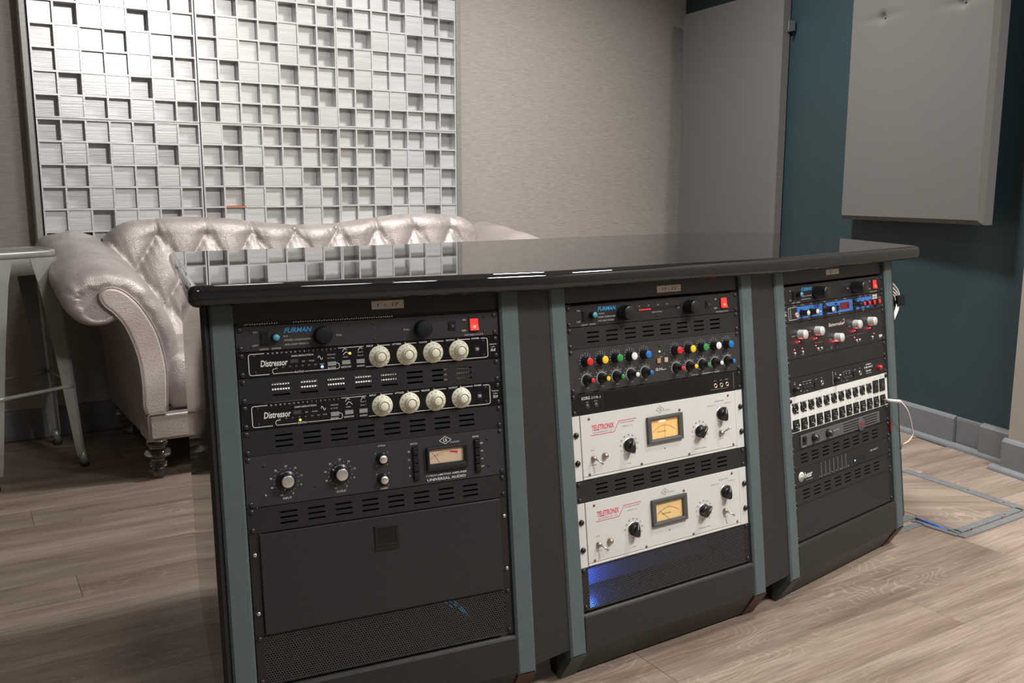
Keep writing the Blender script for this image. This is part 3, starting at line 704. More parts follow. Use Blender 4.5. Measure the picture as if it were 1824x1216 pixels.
FURMAN_LABELS = ['black power conditioner with red lit switch, top unit of the largest left bay', 'black power conditioner with row of red voltage lights, top of middle bay',
                 'black power conditioner above the blue-fronted unit, top of right bay']
def conditioner(bay, kz):
    un = Unit(bay, 0, 1, 'power_conditioner', FURMAN_LABELS[bay], 'power conditioner', face=PANELG if bay == 0 else PANELK, group='power conditioners at the top of each bay')
    un.screws(); un.small([(26, 10), (26, 36), (454, 9), (454, 35), (239, 8), (240, 36)], r=2.3)
    un.box('light_switch', 40, 54, 11, 36, 0, 1.2, KBLACK, 0.5); un.box('light_switch_lever', 42, 52, 14, 33, 1.2, 3.0, KMATTE, 0.8)
    k = un.lathe('dimmer_knob', 66, 22, [(7.6, 0), (7.2, 9), (6.6, 10.5), (6.0, 11)], KBLACK, 18)
    un.lathe('dimmer_cap', 0, 0, [(5.8, 11.0), (5.8, 11.6), (0.2, 11.9)], CAPBLUE, 18, parent=k)['label'] = 'pale blue cap'
    lampprof = [(16, 0), (16, 5), (15.4, 6), (15.2, kz - 3), (14.4, kz - 0.8), (12.5, kz), (0.2, kz)]
    for X in (147, 331):
        un.lathe('pull_out_lamp', X, 23.5, lampprof, KMATTE if bay == 0 else KBLACK, 28)
    un.box('breaker', 382, 396, 14, 30, 0, 2.0, KBLACK, 0.4); un.box('breaker_button', 386, 393, 19, 25, 2.0, 4.5, BTND, 0.6)
    rocker(un, 433 if bay == 0 else 437, 21.5, 16, 22, True)
    T = un.text
    T(BLUEPR, 'FURMAN', 105.5, 11, 8.2, 48, sh=0.3, bold=0.012)
    T(GREYPR, {0: 'PL-8', 1: 'PL-PLUS', 2: 'PL-8'}[bay], 80 if bay == 0 else 84, 21, 2.8, al='L'); T(GREYPR, 'POWER CONDITIONER', 104, 28, 2.9, 46); T(GREYPR, 'AND LIGHT MODULE', 102, 35.5, 2.9, 42)
    T(GREYPR, 'ON', 33, 11.5, 3, 7); T(GREYPR, 'OFF', 32, 34, 3, 9); T(GREYPR, 'LIGHTS', 46, 41, 3, 15); T(GREYPR, 'DIMMER', 67, 41, 3, 16)
    T(GREYPR, 'PULL', 301, 23, 3, 10); T(WHITE, 'ON', 414, 12, 3.2, 6.5); T(WHITE, 'OFF', 413, 32, 3.2, 9); T(GREYPR, 'SWITCHED OUTLETS', 432, 40.6, 3, 38)
    if bay == 0: T(GREYPR, 'PULL', 177, 25, 3, 10)
    if bay == 1:
        un.box('voltage_window', 186, 300, 17.5, 24, 0, 0.15, PANELB, 0.02)
        for k in range(8): un.box('voltage_led', 190.8 + k * 4.3, 192.9 + k * 4.3, 19.6, 22.2, 0.1, 0.8, mat('bar_led_red', (0.8, 0.02, 0.03), 0.3, emit=(1, 0.04, 0.05), estr=1.3), 0.1)
        for k in range(10): un.box('voltage_led', 228 + k * 4.6, 230 + k * 4.6, 19.4, 22.0, 0.1, 0.6, LEDOFF, 0.1)
        for x, s_ in ((192, '90'), (218, '105'), (244, '120'), (270, '135')): T(GREYPR, s_, x, 13, 2.6)
        T(GREYPR, 'LINE VOLTAGE', 240, 28, 2.6, 28)
    un.flush(); return un
conditioner(0, 17); conditioner(1, 26); conditioner(2, 34)

# ---- left bay
SKIRT = [(19.5, 0), (19.5, 1.0), (18.4, 2.2), (12.6, 5.2), (11.6, 7), (10.6, 15.5), (9.9, 16.6), (0.2, 16.8)]
def distressor(u0, label, lit):
    un = Unit(0, u0, 1, 'compressor', label, 'compressor', face=PANELB, group='cream-knob compressors in the left bay')
    y = un.y0; T = un.text
    un.screws(); un.small([(28, y + 8), (29, y + 36), (450, y + 9), (450, y + 36)], KBLACK, 3)
    br = []
    r = 4
    br.append([(45, y + 4)] + [(19 + r, y + 4), (19 + 1, y + 5), (19, y + 4 + r), (19, y + 40 - r), (20, y + 39), (19 + r, y + 40), (52, y + 40)])
    br.append([(446, y + 4), (455, y + 4), (458, y + 5), (459, y + 8), (459, y + 36), (458, y + 39), (455, y + 40.5), (222, y + 40.5)])
    for a, b in ((246, 268), (297, 318), (347, 371), (400, 424)): br.append([(a, y + 1.6), (a, y + 4), (b, y + 4)])
    un.lines('bracket_print', WHITE, br, 1.1)
    rb = [[(66, y + 31), (60, y + 31.5), (58, y + 33.5), (58, y + 38), (60, y + 39.6), (94, y + 39.6)], [(113, y + 39.6), (171, y + 39.6), (174, y + 37.5), (174, y + 31.5), (171, y + 29.3), (168, y + 29.3)], [(174, y + 3.5), (219, y + 3.5)]]
    rb.append([(137, y + 18)] + [(137 + k * 0.8, y + 18 - 3.6 * math.sin(k * PI / 5) * (1 if k <= 5 else 1)) for k in range(11)])
    rb.append([(181, y + 10), (184, y + 5.5), (187, y + 5.5)]); rb.append([(182, y + 16), (186, y + 11.5), (189, y + 11.5), (193, y + 16)]); rb.append([(209, y + 10), (212, y + 5.5), (215, y + 5.5)])
    un.lines('scale_print', WHITE, rb, 0.9)
    T(WHITE, 'Distressor', 61.5, y + 21, 10.5, 46, sh=0.16, bold=0.0203)
    for k, s_ in enumerate('26 23 20 17 14 12 10 9 8 7 6 5 4 3 2 1'.split()):
        x = 52 + k * 7.75; T(WHITE, s_, x, y + 4.3, 2.2, bold=0.0135)
        un.led(x, y + 8, LEDOFF, 0.9)
    T(WHITE, 'GAIN REDUCTION', 110, y + 11.5, 2.8, 38, bold=0.0090); T(GREYPR, 'BY  -  PASS', 120, y + 22, 2.4, 21)
    T(GREYPR, 'REDLINE', 161, y + 14, 2.3, 14); T(GREYPR, '1% THD', 160, y + 20, 2.3, 13); T(GREYPR, 'LINK', 186, y + 20, 2.4, 9); T(GREYPR, 'HP', 188, y + 7, 2.2); T(GREYPR, 'HP', 216, y + 7, 2.2); T(GREYPR, 'Dist 2', 213, y + 13, 2.4, 10); T(GREYPR, 'Dist 3', 213, y + 19, 2.4, 10)
    for k, s_ in enumerate(('1:1', '2:1', '3:1', '4:1', '6:1', '10:1', '20:1', 'NUKE')):
        T(GREYPR, s_, 65 + k * 11.2, y + 29.2, 2.1)
        if not (lit == 'blue' and k == 7) and not (lit == 'yellow' and k == 3): un.led(65 + k * 11.2, y + 33.5, LEDOFF, 1.0)
    T(WHITE, 'RATIO', 103.5, y + 39.5, 3.2, 16, bold=0.0090); T(WHITE, 'RATIO', 160.5, y + 37.4, 2.8, 14, bold=0.0090); T(WHITE, 'DETECTOR', 186, y + 37.6, 2.8, 18, bold=0.0090); T(WHITE, 'AUDIO', 212, y + 37.8, 2.8, 14, bold=0.0090)
    un.box('bypass_button', 88, 102, y + 17.5, y + 24, 0, 2.2, BTND, 0.4)
    for x, yy in ((160.5, 30.2), (186, 29.6), (212, 29.6)): un.box('push_button', x - 7.5, x + 7.5, y + yy - 3.7, y + yy + 3.7, 0, 2.4, BTN, 0.5)
    for k, (x, s_, xt) in enumerate(((247.5, 'INPUT', 231), (299, 'ATTACK', 281), (349.5, 'RELEASE', 331), (400.5, 'OUTPUT', 385))):
        kb = un.lathe('control_knob', x, y + 24, SKIRT, IVORY, 32, label='cream plastic knob')
        mb = MB().lathe([(0.0089, 0.0166), (0.0089, 0.0173), (0.0079, 0.0173), (0.0079, 0.0166)], 28, smooth=False, cap=False); mb.build('ring_mark', IVORYD, kb)
        mb = MB()
        for q in range(11):
            a = math.radians(-150 + 30 * q); M = Matrix.Rotation(-a, 4, 'Z')
            mb.add([tuple(M @ Vector(p)) for p in ((-0.0005, 0.0145, 0.00445), (0.0005, 0.0145, 0.00445), (0.0005, 0.0172, 0.0030), (-0.0005, 0.0172, 0.0030))], [(0, 1, 2, 3)])
        mb.build('dial_numbers', IVORYD, kb)
        T(WHITE, s_, xt, y + 3.6, 3.0, None, bold=0.0090)
    T(WHITE, 'POWER', 435, y + 3.6, 3.0, 15, bold=0.0090)
    un.box('power_switch', 432, 441, y + 16, y + 31, 0, 1.0, KBLACK, 0.3); un.box('power_lever', 433, 440, y + 21, y + 27, 1.0, 4.5, BTN, 1.2)
    T(WHITE, 'Empirical', 470, y + 16.5, 2.4, 14); T(WHITE, 'Labs', 470, y + 21.5, 2.4, 8); T(WHITE, 'EL8', 470, y + 27.5, 4.6, 9.5, sh=0.15, bold=0.0135)
    if lit == 'blue': un.led(143.4, y + 34, LBLUE, 2.6)['label'] = 'glowing blue light'; un.led(194, y + 14.2, LORG, 2.2)['label'] = 'glowing orange light'
    else: un.led(99.5, y + 34.6, LYEL, 2.2)['label'] = 'glowing yellow green light'
    un.flush()
distressor(1, 'black compressor with four cream knobs and a glowing blue light', 'blue')
vent_panel(0, 2, 'slotted vent panel with bright perforated mesh showing, between the two cream-knob compressors', back='dots')
distressor(3, 'black compressor with four cream knobs and a yellow green light', 'yellow')
vent_panel(0, 4, 'slotted vent panel above the charcoal limiter with the peach meter')
# glints of the punched strip above the first conditioner, painted as pale dots
mb = MB()
for k in range(64):
    x = 0.016 + k * 0.0041
    if 0.072 < x < 0.096: continue
    mb.box(x, x + 0.0021, 0.0012 + 0.0005 * (k % 2), 0.0030 + 0.0005 * (k % 2), -0.0016, -0.0012, desk_inv @ BAYS[0][0])
mb.build('perforated_strip', mat('bright_punched_metal', (0.85, 0.85, 0.85), 0.4), desk)['kind'] = 'stuff'
MB().box(0.002, 0.48, 0.0002, 0.0046, -0.0060, -0.0030, desk_inv @ BAYS[0][0]).build('dark_gap_strip', PANELB, desk)
MB().bbox(0.4795, 0.4845, -0.431, -0.398, 0.0004, 0.0060, 0.001, desk_inv @ BAYS[2][0]).build('red_tag', mat('red_tag', (0.15, 0.012, 0.008), 0.5), desk)['label'] = 'small red tag beside the rack rail'

def ua_logo(un, X, Y, w_, h_, m, th):
    segs = [[(X - w_ / 2, Y), (X, Y - h_ / 2), (X + w_ / 2, Y), (X, Y + h_ / 2), (X - w_ / 2, Y)],
            [(X - w_ * 0.13, Y - h_ * 0.22), (X - w_ * 0.13, Y + h_ * 0.14), (X - w_ * 0.06, Y + h_ * 0.22)],
            [(X - w_ * 0.02, Y + h_ * 0.26), (X + w_ * 0.06, Y - h_ * 0.28), (X + w_ * 0.13, Y + h_ * 0.2)], [(X - w_ * 0.0, Y + h_ * 0.08), (X + w_ * 0.11, Y + h_ * 0.08)]]
    un.lines('maker_emblem', m, segs, th)

un = Unit(0, 5, 2, 'limiter', 'charcoal limiter with silver knobs and a peach needle meter, left bay', 'limiter', face=mat('grey_anodised', (0.032, 0.0305, 0.035), 0.38, var=0.06, scale=200, spec=0.4))
un.screws([228.5, 304.5]); un.small([(33, 241), (449, 241), (449, 291)], r=2.6); un.small([(33, 292)], BRASS, 2.2)
un.small([(118, 287)], PANELB, 1.8, 'hole')
for X, Y, nm, ylab in ((69.5, 270.5, 'INPUT', 301), (164, 270.5, 'OUTPUT', 302)):
    k = un.lathe('large_knob', X, Y, [(17.5, 0), (17.5, 1.2), (16, 2.2), (13, 3.2), (12.4, 5), (12, 14), (11, 14.5)], KBLACK, 28)
    un.lathe('knob_cap', 0, 0, [(10.6, 14.5), (10.6, 15.2), (10.1, 16.0), (9.6, 16.2), (0.2, 16.2)], ALU, 28, parent=k)['label'] = 'spun silver cap'
    a = -55 if nm == 'OUTPUT' else 195
    M = Matrix.Rotation(math.radians(-a), 4, 'Z')
    MB().box(-0.0006, 0.0006, 0.0132, 0.0172, 0.0024, 0.0029, M).build('pointer', WHITE, k)
    labs = ['0', '6', '12', '18', '24', '30', '36', '48', '\u221e']
    angs = [157, 112, 76, 37, 0, -40, -75, -112, -160]
    for s_, a in zip(labs, angs):
        un.text(WHITE, s_ if s_ != '\u221e' else 'oo', X + 27 * math.sin(math.radians(a)), Y - 25.5 * math.cos(math.radians(a)), 3.2)
    for q in range(17):
        a = math.radians(-160 + 20 * q); x, y = X + 21.3 * math.sin(a), Y - 21.3 * math.cos(a)
        un.lines('dial_dot', WHITE, [[(x - 0.45, y), (x + 0.45, y)]], 1.0) if False else un.txt.setdefault('white_print', []).append(('.', *un.L(x, y, 0.15), 0.0011, 0.0011, 'C', 0, 0.03, 0))
    un.text(WHITE, nm, X, ylab, 3.4, 15 if nm == 'INPUT' else 17)
for X, Y, nm, yl in ((241, 253, 'ATTACK', 229.5), (241, 290.5, 'RELEASE', 307)):
    k = un.lathe('small_knob', X, Y, [(11.5, 0), (11, 1.5), (9, 2.4), (8.6, 10), (8, 11)], KBLACK, 24)
    un.lathe('knob_cap', 0, 0, [(7.3, 11), (7.3, 12), (6.6, 12.8), (0.2, 12.8)], ALU, 24, parent=k)['label'] = 'spun silver cap'
    un.text(WHITE, nm, X + 1, yl, 3.0, 14)
    for s_, a in (('1', -140), ('3', -48), ('5', 48), ('7', 140)): un.text(WHITE, s_, X + 15.5 * math.sin(math.radians(a)), Y - 15.5 * math.cos(math.radians(a)), 2.6)
for X, tops, labs, lx, nm in ((304, 239, ('20', '12', '8', '4'), 292, 'RATIO'), (426, 239, ('GR', '+8', '+4', 'OFF'), 436, 'METER')):
    un.box('button_well', X - 6, X + 6, 237.5, 301.5, -0.5, 0.4, PANELB, 0.2)
    for q in range(4):
        un.box('push_button', X - 5, X + 5, 239.5 + q * 15.4, 253.5 + q * 15.4, 0.4, 6.0 if q != 1 else 4.5, KBLACK, 1.2)
        un.text(WHITE, labs[q], lx, 246.5 + q * 14.8, 3.2)
    un.text(WHITE, nm, X - 1, 233, 3.0, 13)
# meter
def meter(un, x0, x1, y0, y1, fx0, fx1, fy0, fy1, bez, card, depth=2.5, out=4.0):
    m = thing_part = bpy.data.objects.new('meter', None); COL.objects.link(m); m.parent = un.e
    c = [(x0, y0), (x1, y0), (x1, y1), (x0, y1)]; f = [(fx0, fy0), (fx1, fy0), (fx1, fy1), (fx0, fy1)]
    vs = [un.L(x, y, 0) for x, y in c] + [un.L(x, y, out) for x, y in c]
    mid = [((a[0] * 0.55 + b[0] * 0.45), (a[1] * 0.55 + b[1] * 0.45)) for a, b in zip(c, f)]
    vs += [un.L(x, y, out + 0.6) for x, y in mid] + [un.L(x, y, out - 1.2) for x, y in f] + [un.L(x, y, 0.6) for x, y in f]
    fs = []
    for q in range(4):
        for i in range(4): j = (i + 1) % 4; fs.append((q * 4 + i, q * 4 + j, (q + 1) * 4 + j, (q + 1) * 4 + i))
    MB().add(vs, fs).build('bezel', bez, m)
    MB().add([un.L(x, y, 1.0) for x, y in f], [(3, 2, 1, 0)]).build('meter_card', card, m, fix=False)
    return m
m = meter(un, 325, 405, 243, 286, 330, 398, 247.5, 274, BEZELK, METER, out=7.0)
un.lines('meter_needle', DARKPR, [[(337, 254), (351, 273)]], 0.5, 1.6)
un.lines('meter_red_zone', CREDM, [[(373, 255), (386, 256.5)]], 3.0, 1.3)
un.lines('meter_scale', mat('brown_print', (0.28, 0.18, 0.11), 0.5), [arc(364, 300, 46, -42, 30, 14)] + un.ticks(364, 300, 44, 48, 13, -40, 28, None), 0.5, 1.2)
un.text(MATS['brown_print'], '20  10  7  5  3  2  1  0', 355, 260, 1.8, 26, Zo=1.2)
ua_logo(un, 364, 233, 23.5, 14.5, WHITE, 0.9)
un.text(WHITE, 'CLASSICS', 382.5, 238, 2.6, 18); un.text(WHITE, '1176LN LIMITING AMPLIFIER', 363.5, 296, 3.3, 80, bold=0.0045); un.text(WHITE, 'UNIVERSAL AUDIO', 363, 303.6, 4.6, 76, bold=0.0135)
un.flush()
vent_panel(0, 7, 'slotted vent panel between the charcoal limiter and the black rack drawer')
# drawer
un = Unit(0, 8, 4, 'storage_unit', 'large black brushed rack drawer with square recessed latch, left bay', 'drawer', plate=False, body=170)
un.box('drawer_front', 17.5, 466.5, un.y0 + 1.5, un.yb - 1.0, -3, 4.5, BRUSHED, 1.0)
for xa, xb in ((0.5, 16.5), (467.5, 482)): un.box('mounting_ear', xa, xb, un.y0 + 0.5, un.yb - 0.5, -3, -0.4, RAIL, 0.4)
un.box('latch_plate', 217, 263, 373, 419, 4.5, 6.2, KBLACK, 0.8)
LX = [un.L(222, 377, 6.3), un.L(258, 377, 6.3), un.L(258, 407, 6.3), un.L(222, 407, 6.3)]
fr_ = MB(); 
un.box('latch_rim', 219, 261, 374.5, 378, 6.2, 7.8, KBLACK, 0.5); un.box('latch_rim', 219, 261, 406.5, 410, 6.2, 7.4, KBLACK, 0.5); un.box('latch_rim', 219, 222.5, 378, 406.5, 6.2, 7.4, KBLACK, 0.4); un.box('latch_rim', 257.5, 261, 378, 406.5, 6.2, 7.4, KBLACK, 0.4)
un.box('latch_pocket', 222.6, 257.4, 378.2, 406.3, 6.2, 6.5, PANELB, 0.1)
un.screws([392, 494], BRASS if False else STEEL, xs=(8.5, 475.5), r=4.2)
un.flush()
def grille(bay, u0, nu, label, tint=None):
    un = Unit(bay, u0, nu, 'mesh_grille', label, 'grille panel', plate=False, body=0, group='perforated grille panels at the foot of each bay')
    un.box('perforated_sheet', 14, 468, un.y0 + 1, un.yb - 1, -1.2, -0.8, PERF, 0.05)
    for xa, xb in ((0.4, 14), (468, 482.2)): un.box('mounting_ear', xa, xb, un.y0 + 0.5, un.yb - 0.5, -3, -0.4, RAIL, 0.4)
    un.box('edge_fold', 14, 468, un.y0 + 0.4, un.y0 + 2, -8, -0.2, VENT, 0.2); un.box('edge_fold', 14, 468, un.yb - 2, un.yb - 0.4, -8, -0.2, VENT, 0.2)
    y0_, y1_ = un.y0 + 2.5, un.yb - 2.5; dp = 120 if tint else 60
    bx = MB()
    for a in ((18, 20, y0_, y1_, -dp, -3), (462, 464, y0_, y1_, -dp, -3), (20, 462, y0_, y0_ + 1.5, -dp, -3), (20, 462, y1_ - 1.5, y1_, -dp, -3)):
        p, q = un.L(a[0], a[3], a[4]), un.L(a[1], a[2], a[5]); bx.box(p[0], q[0], p[1], q[1], p[2], q[2])
    bx.build('inner_box', RAIL, un.e)  # unseen box added to stop light leaking out behind the grille
    un.box('rear_plate', 20, 462, y0_ + 1.5, y1_ - 1.5, -dp, -dp + 2, mat('grey_rear_plate', (0.30, 0.31, 0.33), 0.5) if tint else RAIL, 0.2)  # the tinted version is a pale plate added to catch the blue light
    un.screws([un.y0 + 5, un.yb - 9]); un.flush(); return un
gr = grille(0, 12, 2, 'black perforated grille below the brushed rack drawer, left bay')
for a in ((356, 537, 392, 575), (362, 535, 401, 583), (350, 540, 374, 568)):
    MB().tube([gr.L(a[0], a[1], -10), gr.L((a[0] + a[2]) / 2 + 3, (a[1] + a[3]) / 2, -12), gr.L(a[2], a[3], -10)], 0.0006, 6).build('fibre_light', mat('cyan_fibre', (0.05, 0.35, 0.7), 0.4, emit=(0.05, 0.4, 0.9), estr=0.4), gr.e)  # lit cables; the light on them is painted in as emission

# ---- middle bay
vent_panel(1, 1, 'slotted vent panel above the equalizer with coloured knobs', x0=66, pitch=48.9)
un = Unit(1, 2, 2, 'equalizer', 'black equalizer with rows of red, yellow, green, white and blue knobs', 'equalizer', face=mat('slate_faceplate', (0.026, 0.026, 0.028), 0.42, var=0.05, scale=150))
un.screws([95, 171.5])
caps = (CREDM, CYEL, CGRN, CWHT, CBLU)
segs = []
for X0 in (43, 285.5):
    for q in range(5):
        X = X0 + q * 38.6
        k = un.lathe('gain_knob', X, 114.5, [(11.2, 0), (10.6, 2), (9.4, 3.5), (9.0, 15), (8.4, 15.5)], KBLACK, 22)
        un.lathe('knob_cap', 0, 0, [(7.9, 15.4), (7.9, 16.2), (7.2, 16.7), (0.2, 16.8)], caps[q], 22, parent=k)
        k = un.lathe('frequency_knob', X + 0.5, 152.5, [(11.0, 0), (10.6, 3), (8.2, 8), (5.6, 10), (5.3, 21), (5.0, 21.6)], KBLACK, 22)
        un.lathe('knob_cap', 0, 0, [(4.9, 21.5), (4.9, 22.3), (4.3, 22.9), (0.2, 23)], caps[q], 20, parent=k)
        segs += un.ticks(X, 114.5, 13.0, 15.2, 11, -130, 130, None); segs += un.ticks(X + 0.5, 152.5, 12.6, 15.6, 13, -140, 60, None); segs += [arc(X + 0.5, 152.5, 12.3, -150, 60, 12)]
        for a in range(-40, 41, 20): un.text(WHITE, str(abs(a) // 10), X + 17.5 * math.sin(math.radians(a)), 114.5 - 17.5 * math.cos(math.radians(a)), 1.8)
        for a, s_ in ((-75, '60'), (-45, '90'), (-15, '250'), (15, '1k'), (45, '2k')): un.text(WHITE, s_, X + 18 * math.sin(math.radians(a)), 152.5 - 18 * math.cos(math.radians(a)), 1.7)
        un.text(GREYPR, ('15-800', '80-2.5k', '0.4-8k', '1.2-26k', '1.4-26k')[q], X + 2, 169, 1.7)
un.lines('dial_markings', WHITE, segs, 0.55)
un.led(241, 113, LGRN, 2.0)['label'] = 'glowing green light'; un.led(242, 102, KBLACK, 2.2, 'trim_hole')
for x, m_ in ((236.5, mat('amber_button', (0.40, 0.22, 0.10), 0.4)), (257, mat('tan_button', (0.46, 0.36, 0.24), 0.4))): un.box('eq_button', x - 5, x + 5, 127.5, 137.5, 0, 3, m_, 0.6)
un.text(WHITE, 'L', 232, 120.5, 2.4); un.text(WHITE, 'R', 255, 119, 2.4); un.text(WHITE, 'EQ IN', 244, 124.5, 2.0)
GM = [[(234, 148.5), (230, 148), (228.5, 150.5), (230, 153), (234.5, 152.5), (234.5, 150.6), (232, 150.6)], [(237, 153), (239, 148.5), (242, 152.5), (245, 148), (246, 152.8), (258, 152)]]
un.lines('maker_emblem', WHITE, GM, 0.9)
un.text(GREYPR, 'MODEL 8200', 340, 173.4, 2.2, 22); un.text(WHITE, 'PARAMETRIC EQUALIZER', 388, 173.4, 2.2, 54)
un.flush()
un = Unit(1, 4, 1, 'tuner', 'gloss black rack tuner with three gold jacks above the cream amplifiers', 'tuner', face=PANELB)
un.screws(); un.text(GREYPR, 'KORG', 38, 189, 6, 21, bold=0.0225); un.text(GREYPR, 'DTR-1', 64, 190, 4.6, 23, bold=0.0090)
un.box('smoked_window', 88, 378, 183, 218, 0, 0.4, mat('smoked_glass', (0.004, 0.004, 0.005), 0.06), 0.1)
for x, s_ in ((41, 'CALIB'), (63, 'DISPLAY')): un.lathe('push_button', x, 206, [(5.4, 0), (5.2, 1.5), (0.2, 1.8)], BTND, 16); un.text(GREYPR, s_, x, 197.5, 1.8)
for x, s_ in ((400, 'INPUT'), (418, 'MUTE'), (436, 'OUTPUT')):
    j = un.lathe('jack_socket', x, 205, [(5.2, 0), (5.2, 1.6), (3.4, 2.0), (3.2, 0.6), (0.2, 0.5)], mat('gold_jack', (0.70, 0.55, 0.40), 0.3, 0.9), 16)
    un.lathe('jack_hole', 0, 0, [(3.1, 0.7), (0.2, 0.75)], PANELB, 12, parent=j); un.text(GREYPR, s_, x, 194, 1.9)
un.lines('panel_line', GREYPR, [[(386, 213), (438, 213)], [(457, 181), (457, 218)]], 0.4); un.flush()

def chicken(un, X, Y, ang, parent=None):
    k = un.lathe('pointer_knob', X, Y, [(13.5, 0), (13.3, 1.5), (11.6, 2.5), (11.2, 9), (9.5, 11), (0.2, 11.5)], KBLACK, 24, rz=math.radians(-ang))
    pl = [(-6.2, -12.5), (0, -15), (6.2, -12.5), (6.6, -4), (5, 4), (2.2, 14), (0.0, 16.4), (-2.2, 14), (-5, 4), (-6.6, -4)]
    me = cached(('chick',), lambda: MB().prism([(x / 1000, y / 1000) for x, y in pl], 0.004, 0.0155), 'pointer_grip', KBLACK); put('pointer_grip', me, k)
    me = cached(('chickl',), lambda: MB().box(-0.0006, 0.0006, 0.002, 0.0158, 0.0155, 0.0158), 'pointer_line', WHITE); put('pointer_line', me, k)
    me = cached(('chickr',), lambda: MB().lathe([(0.0158, 0.0003), (0.0150, 0.0012), (0.0138, 0.0012)], 28, cap=False), 'dial_ring', STEEL); put('dial_ring', me, k)
    return k
def toggle(un, X, Y, tx, ty):
    t = un.lathe('toggle_switch', X, Y, [(6.2, 0), (6.2, 1.2), (5.2, 2.0), (5.2, 5.0), (4.2, 5.6), (3.6, 8), (0.3, 8.2)], BRASS, 12)
    MB().tube([(0, 0, 0.006), (tx * 0.5 / 1000, -ty * 0.5 / 1000, 0.012), (tx / 1000, -ty / 1000, 0.019)], [0.0014, 0.0017, 0.0024], 8).build('lever', STEEL, t)
    return t
def leveler(u0, label, lit, pr_ang, dy=0.0, needle=0):
    un = Unit(1, u0, 3, 'leveling_amplifier', label, 'amplifier', plate=False, body=150, group='cream leveling amplifiers in the middle bay')
    y = un.y0 - 222.25
    un.box('hinged_faceplate', 20.3, 458, un.y0 + 0.8, un.yb - 7.2, -3, 0.8, CREAM, 0.5)
    un.box('hinge_strip', 20.3, 458, un.yb - 6.0, un.yb - 1.0, -3, 0.9, CREAM, 1.0)
    for xa, xb in ((0.4, 19.2), (459.2, 482.2)): un.box('rack_ear', xa, xb, un.y0 + 0.5, un.yb - 0.5, -3.2, -0.3, CREAM, 0.6)
    dome = [(6.0, 0), (6.0, 1.2), (5.4, 3.2), (3.6, 5.0), (0.2, 5.6)]
    for x in (8, 474):
        for yy in (261, 318): un.lathe('mounting_screw', x, yy + y, dome, KBLACK, 16)
    for px, py in ((42, 232), (36, 345), (436, 231), (446, 344), (288, 244.5), (310, 345), (174, 345)): un.lathe('panel_screw', px, py + y, [(3.0, 0.8), (3.0, 1.4), (2, 1.9), (0.2, 2.0)], mat('bronze_screw', (0.22, 0.14, 0.11), 0.35, 0.7), 12)
    un.lathe('panel_hole', 241, 322 + y, [(1.6, 0.8), (0.1, 1.0)], PANELB, 8)
    z = 1.0
    un.text(REDPR, 'TELETRONIX', 77, 252 + y, 11.0, 58, bold=0.020, sh=0.12, Zo=z); un.text(FINEPR, 'ENGINEERING  CO.', 77, 262 + y, 2.4, 52, Zo=z)
    un.lines('red_flash_print', PINKPR, [[(45, 266.5 + y), (105, 266.5 + y), (119.5, 246 + y), (166, 246 + y)]], 1.7, z)
    un.text(FINEPR, 'LEVELING AMPLIFIER', 141, 250.5 + y, 2.4, 40, Zo=z); un.text(FINEPR, 'MODEL LA - 2A', 141, 259 + y, 2.4, 28, Zo=z)
    ua_z = z
    segs = [[(222, 237 + y), (233, 229.5 + y), (244, 237 + y), (233, 244.5 + y), (222, 237 + y)], [(230, 233.5 + y), (230, 238.5 + y), (231.8, 239.8 + y)], [(232.3, 241 + y), (234.5, 232.5 + y), (236.5, 240.5 + y)], [(233, 238 + y), (236, 238 + y)]]
    un.lines('maker_emblem', DARKPR, segs, 0.6, z); un.text(FINEPR, 'CLASSICS', 252, 240 + y, 2.4, 18, Zo=z)
    m = meter(un, 192.5, 291.5, 249.5 + y, 306.5 + y, 203, 275 + 6, 258.5 + y, 298 + y, BEZEL, METERL if lit else METERD, out=7)
    if lit: MB().lathe([(0.010, 0.001), (0.008, 0.0025), (0.001, 0.003)], 16, Matrix.Diagonal((1, 0.22, 1, 1))).build('meter_lamp', MLAMP, un.e, loc=un.L(236, 262 + y, 0.8))
    un.lines('meter_scale', DARKPR, [arc(241, 318 + y, 46, -42, 8, 16)] + un.ticks(241, 318 + y, 46, 48.5, 11, -40, 8, None), 0.55, 1.3); un.lines('meter_red_zone', REDPR, [arc(241, 318 + y, 46, 8, 42, 10)], 0.9, 1.3)
    un.text(DARKPR, 'TELETRONIX', 234, 284 + y, 3.0, 27, Zo=1.3)
    un.lines('meter_needle', DARKPR, [[(243, 298 + y), (243 + needle * 0.9, 268 + y + abs(needle) * 0.25)]], 0.6, 1.7)
    for X, Yk, a in ((142, 301, 8), (345, 300, pr_ang), (413, 270, 6)):
        k = chicken(un, X, Yk + y, a); k.location.z += 0.0008
    for X, Yk in ((142, 301), (345, 300)):
        for q, s_ in enumerate(('0', '10', '20', '30', '40', '50', '60', '70', '80', '90', '100')):
            a = math.radians(-140 + 28 * q); un.text(DARKPR, s_, X + 23 * math.sin(a), Yk + y - 22.5 * math.cos(a), 3.6, ang=-(-140 + 28 * q) * 0.55, Zo=z)
    toggle(un, 47.5, 313.5 + y, 11, 11).location.z += 0.0008; toggle(un, 408, 312 + y, *((13, -12) if lit else (12, 10))).location.z += 0.0008
    un.lathe('pilot_jewel', 77, 312.5 + y, [(7.2, 0.8), (7.2, 2.5), (6.2, 3.2), (5.6, 6.5), (3.8, 9), (0.3, 10)], BRASS, 18)
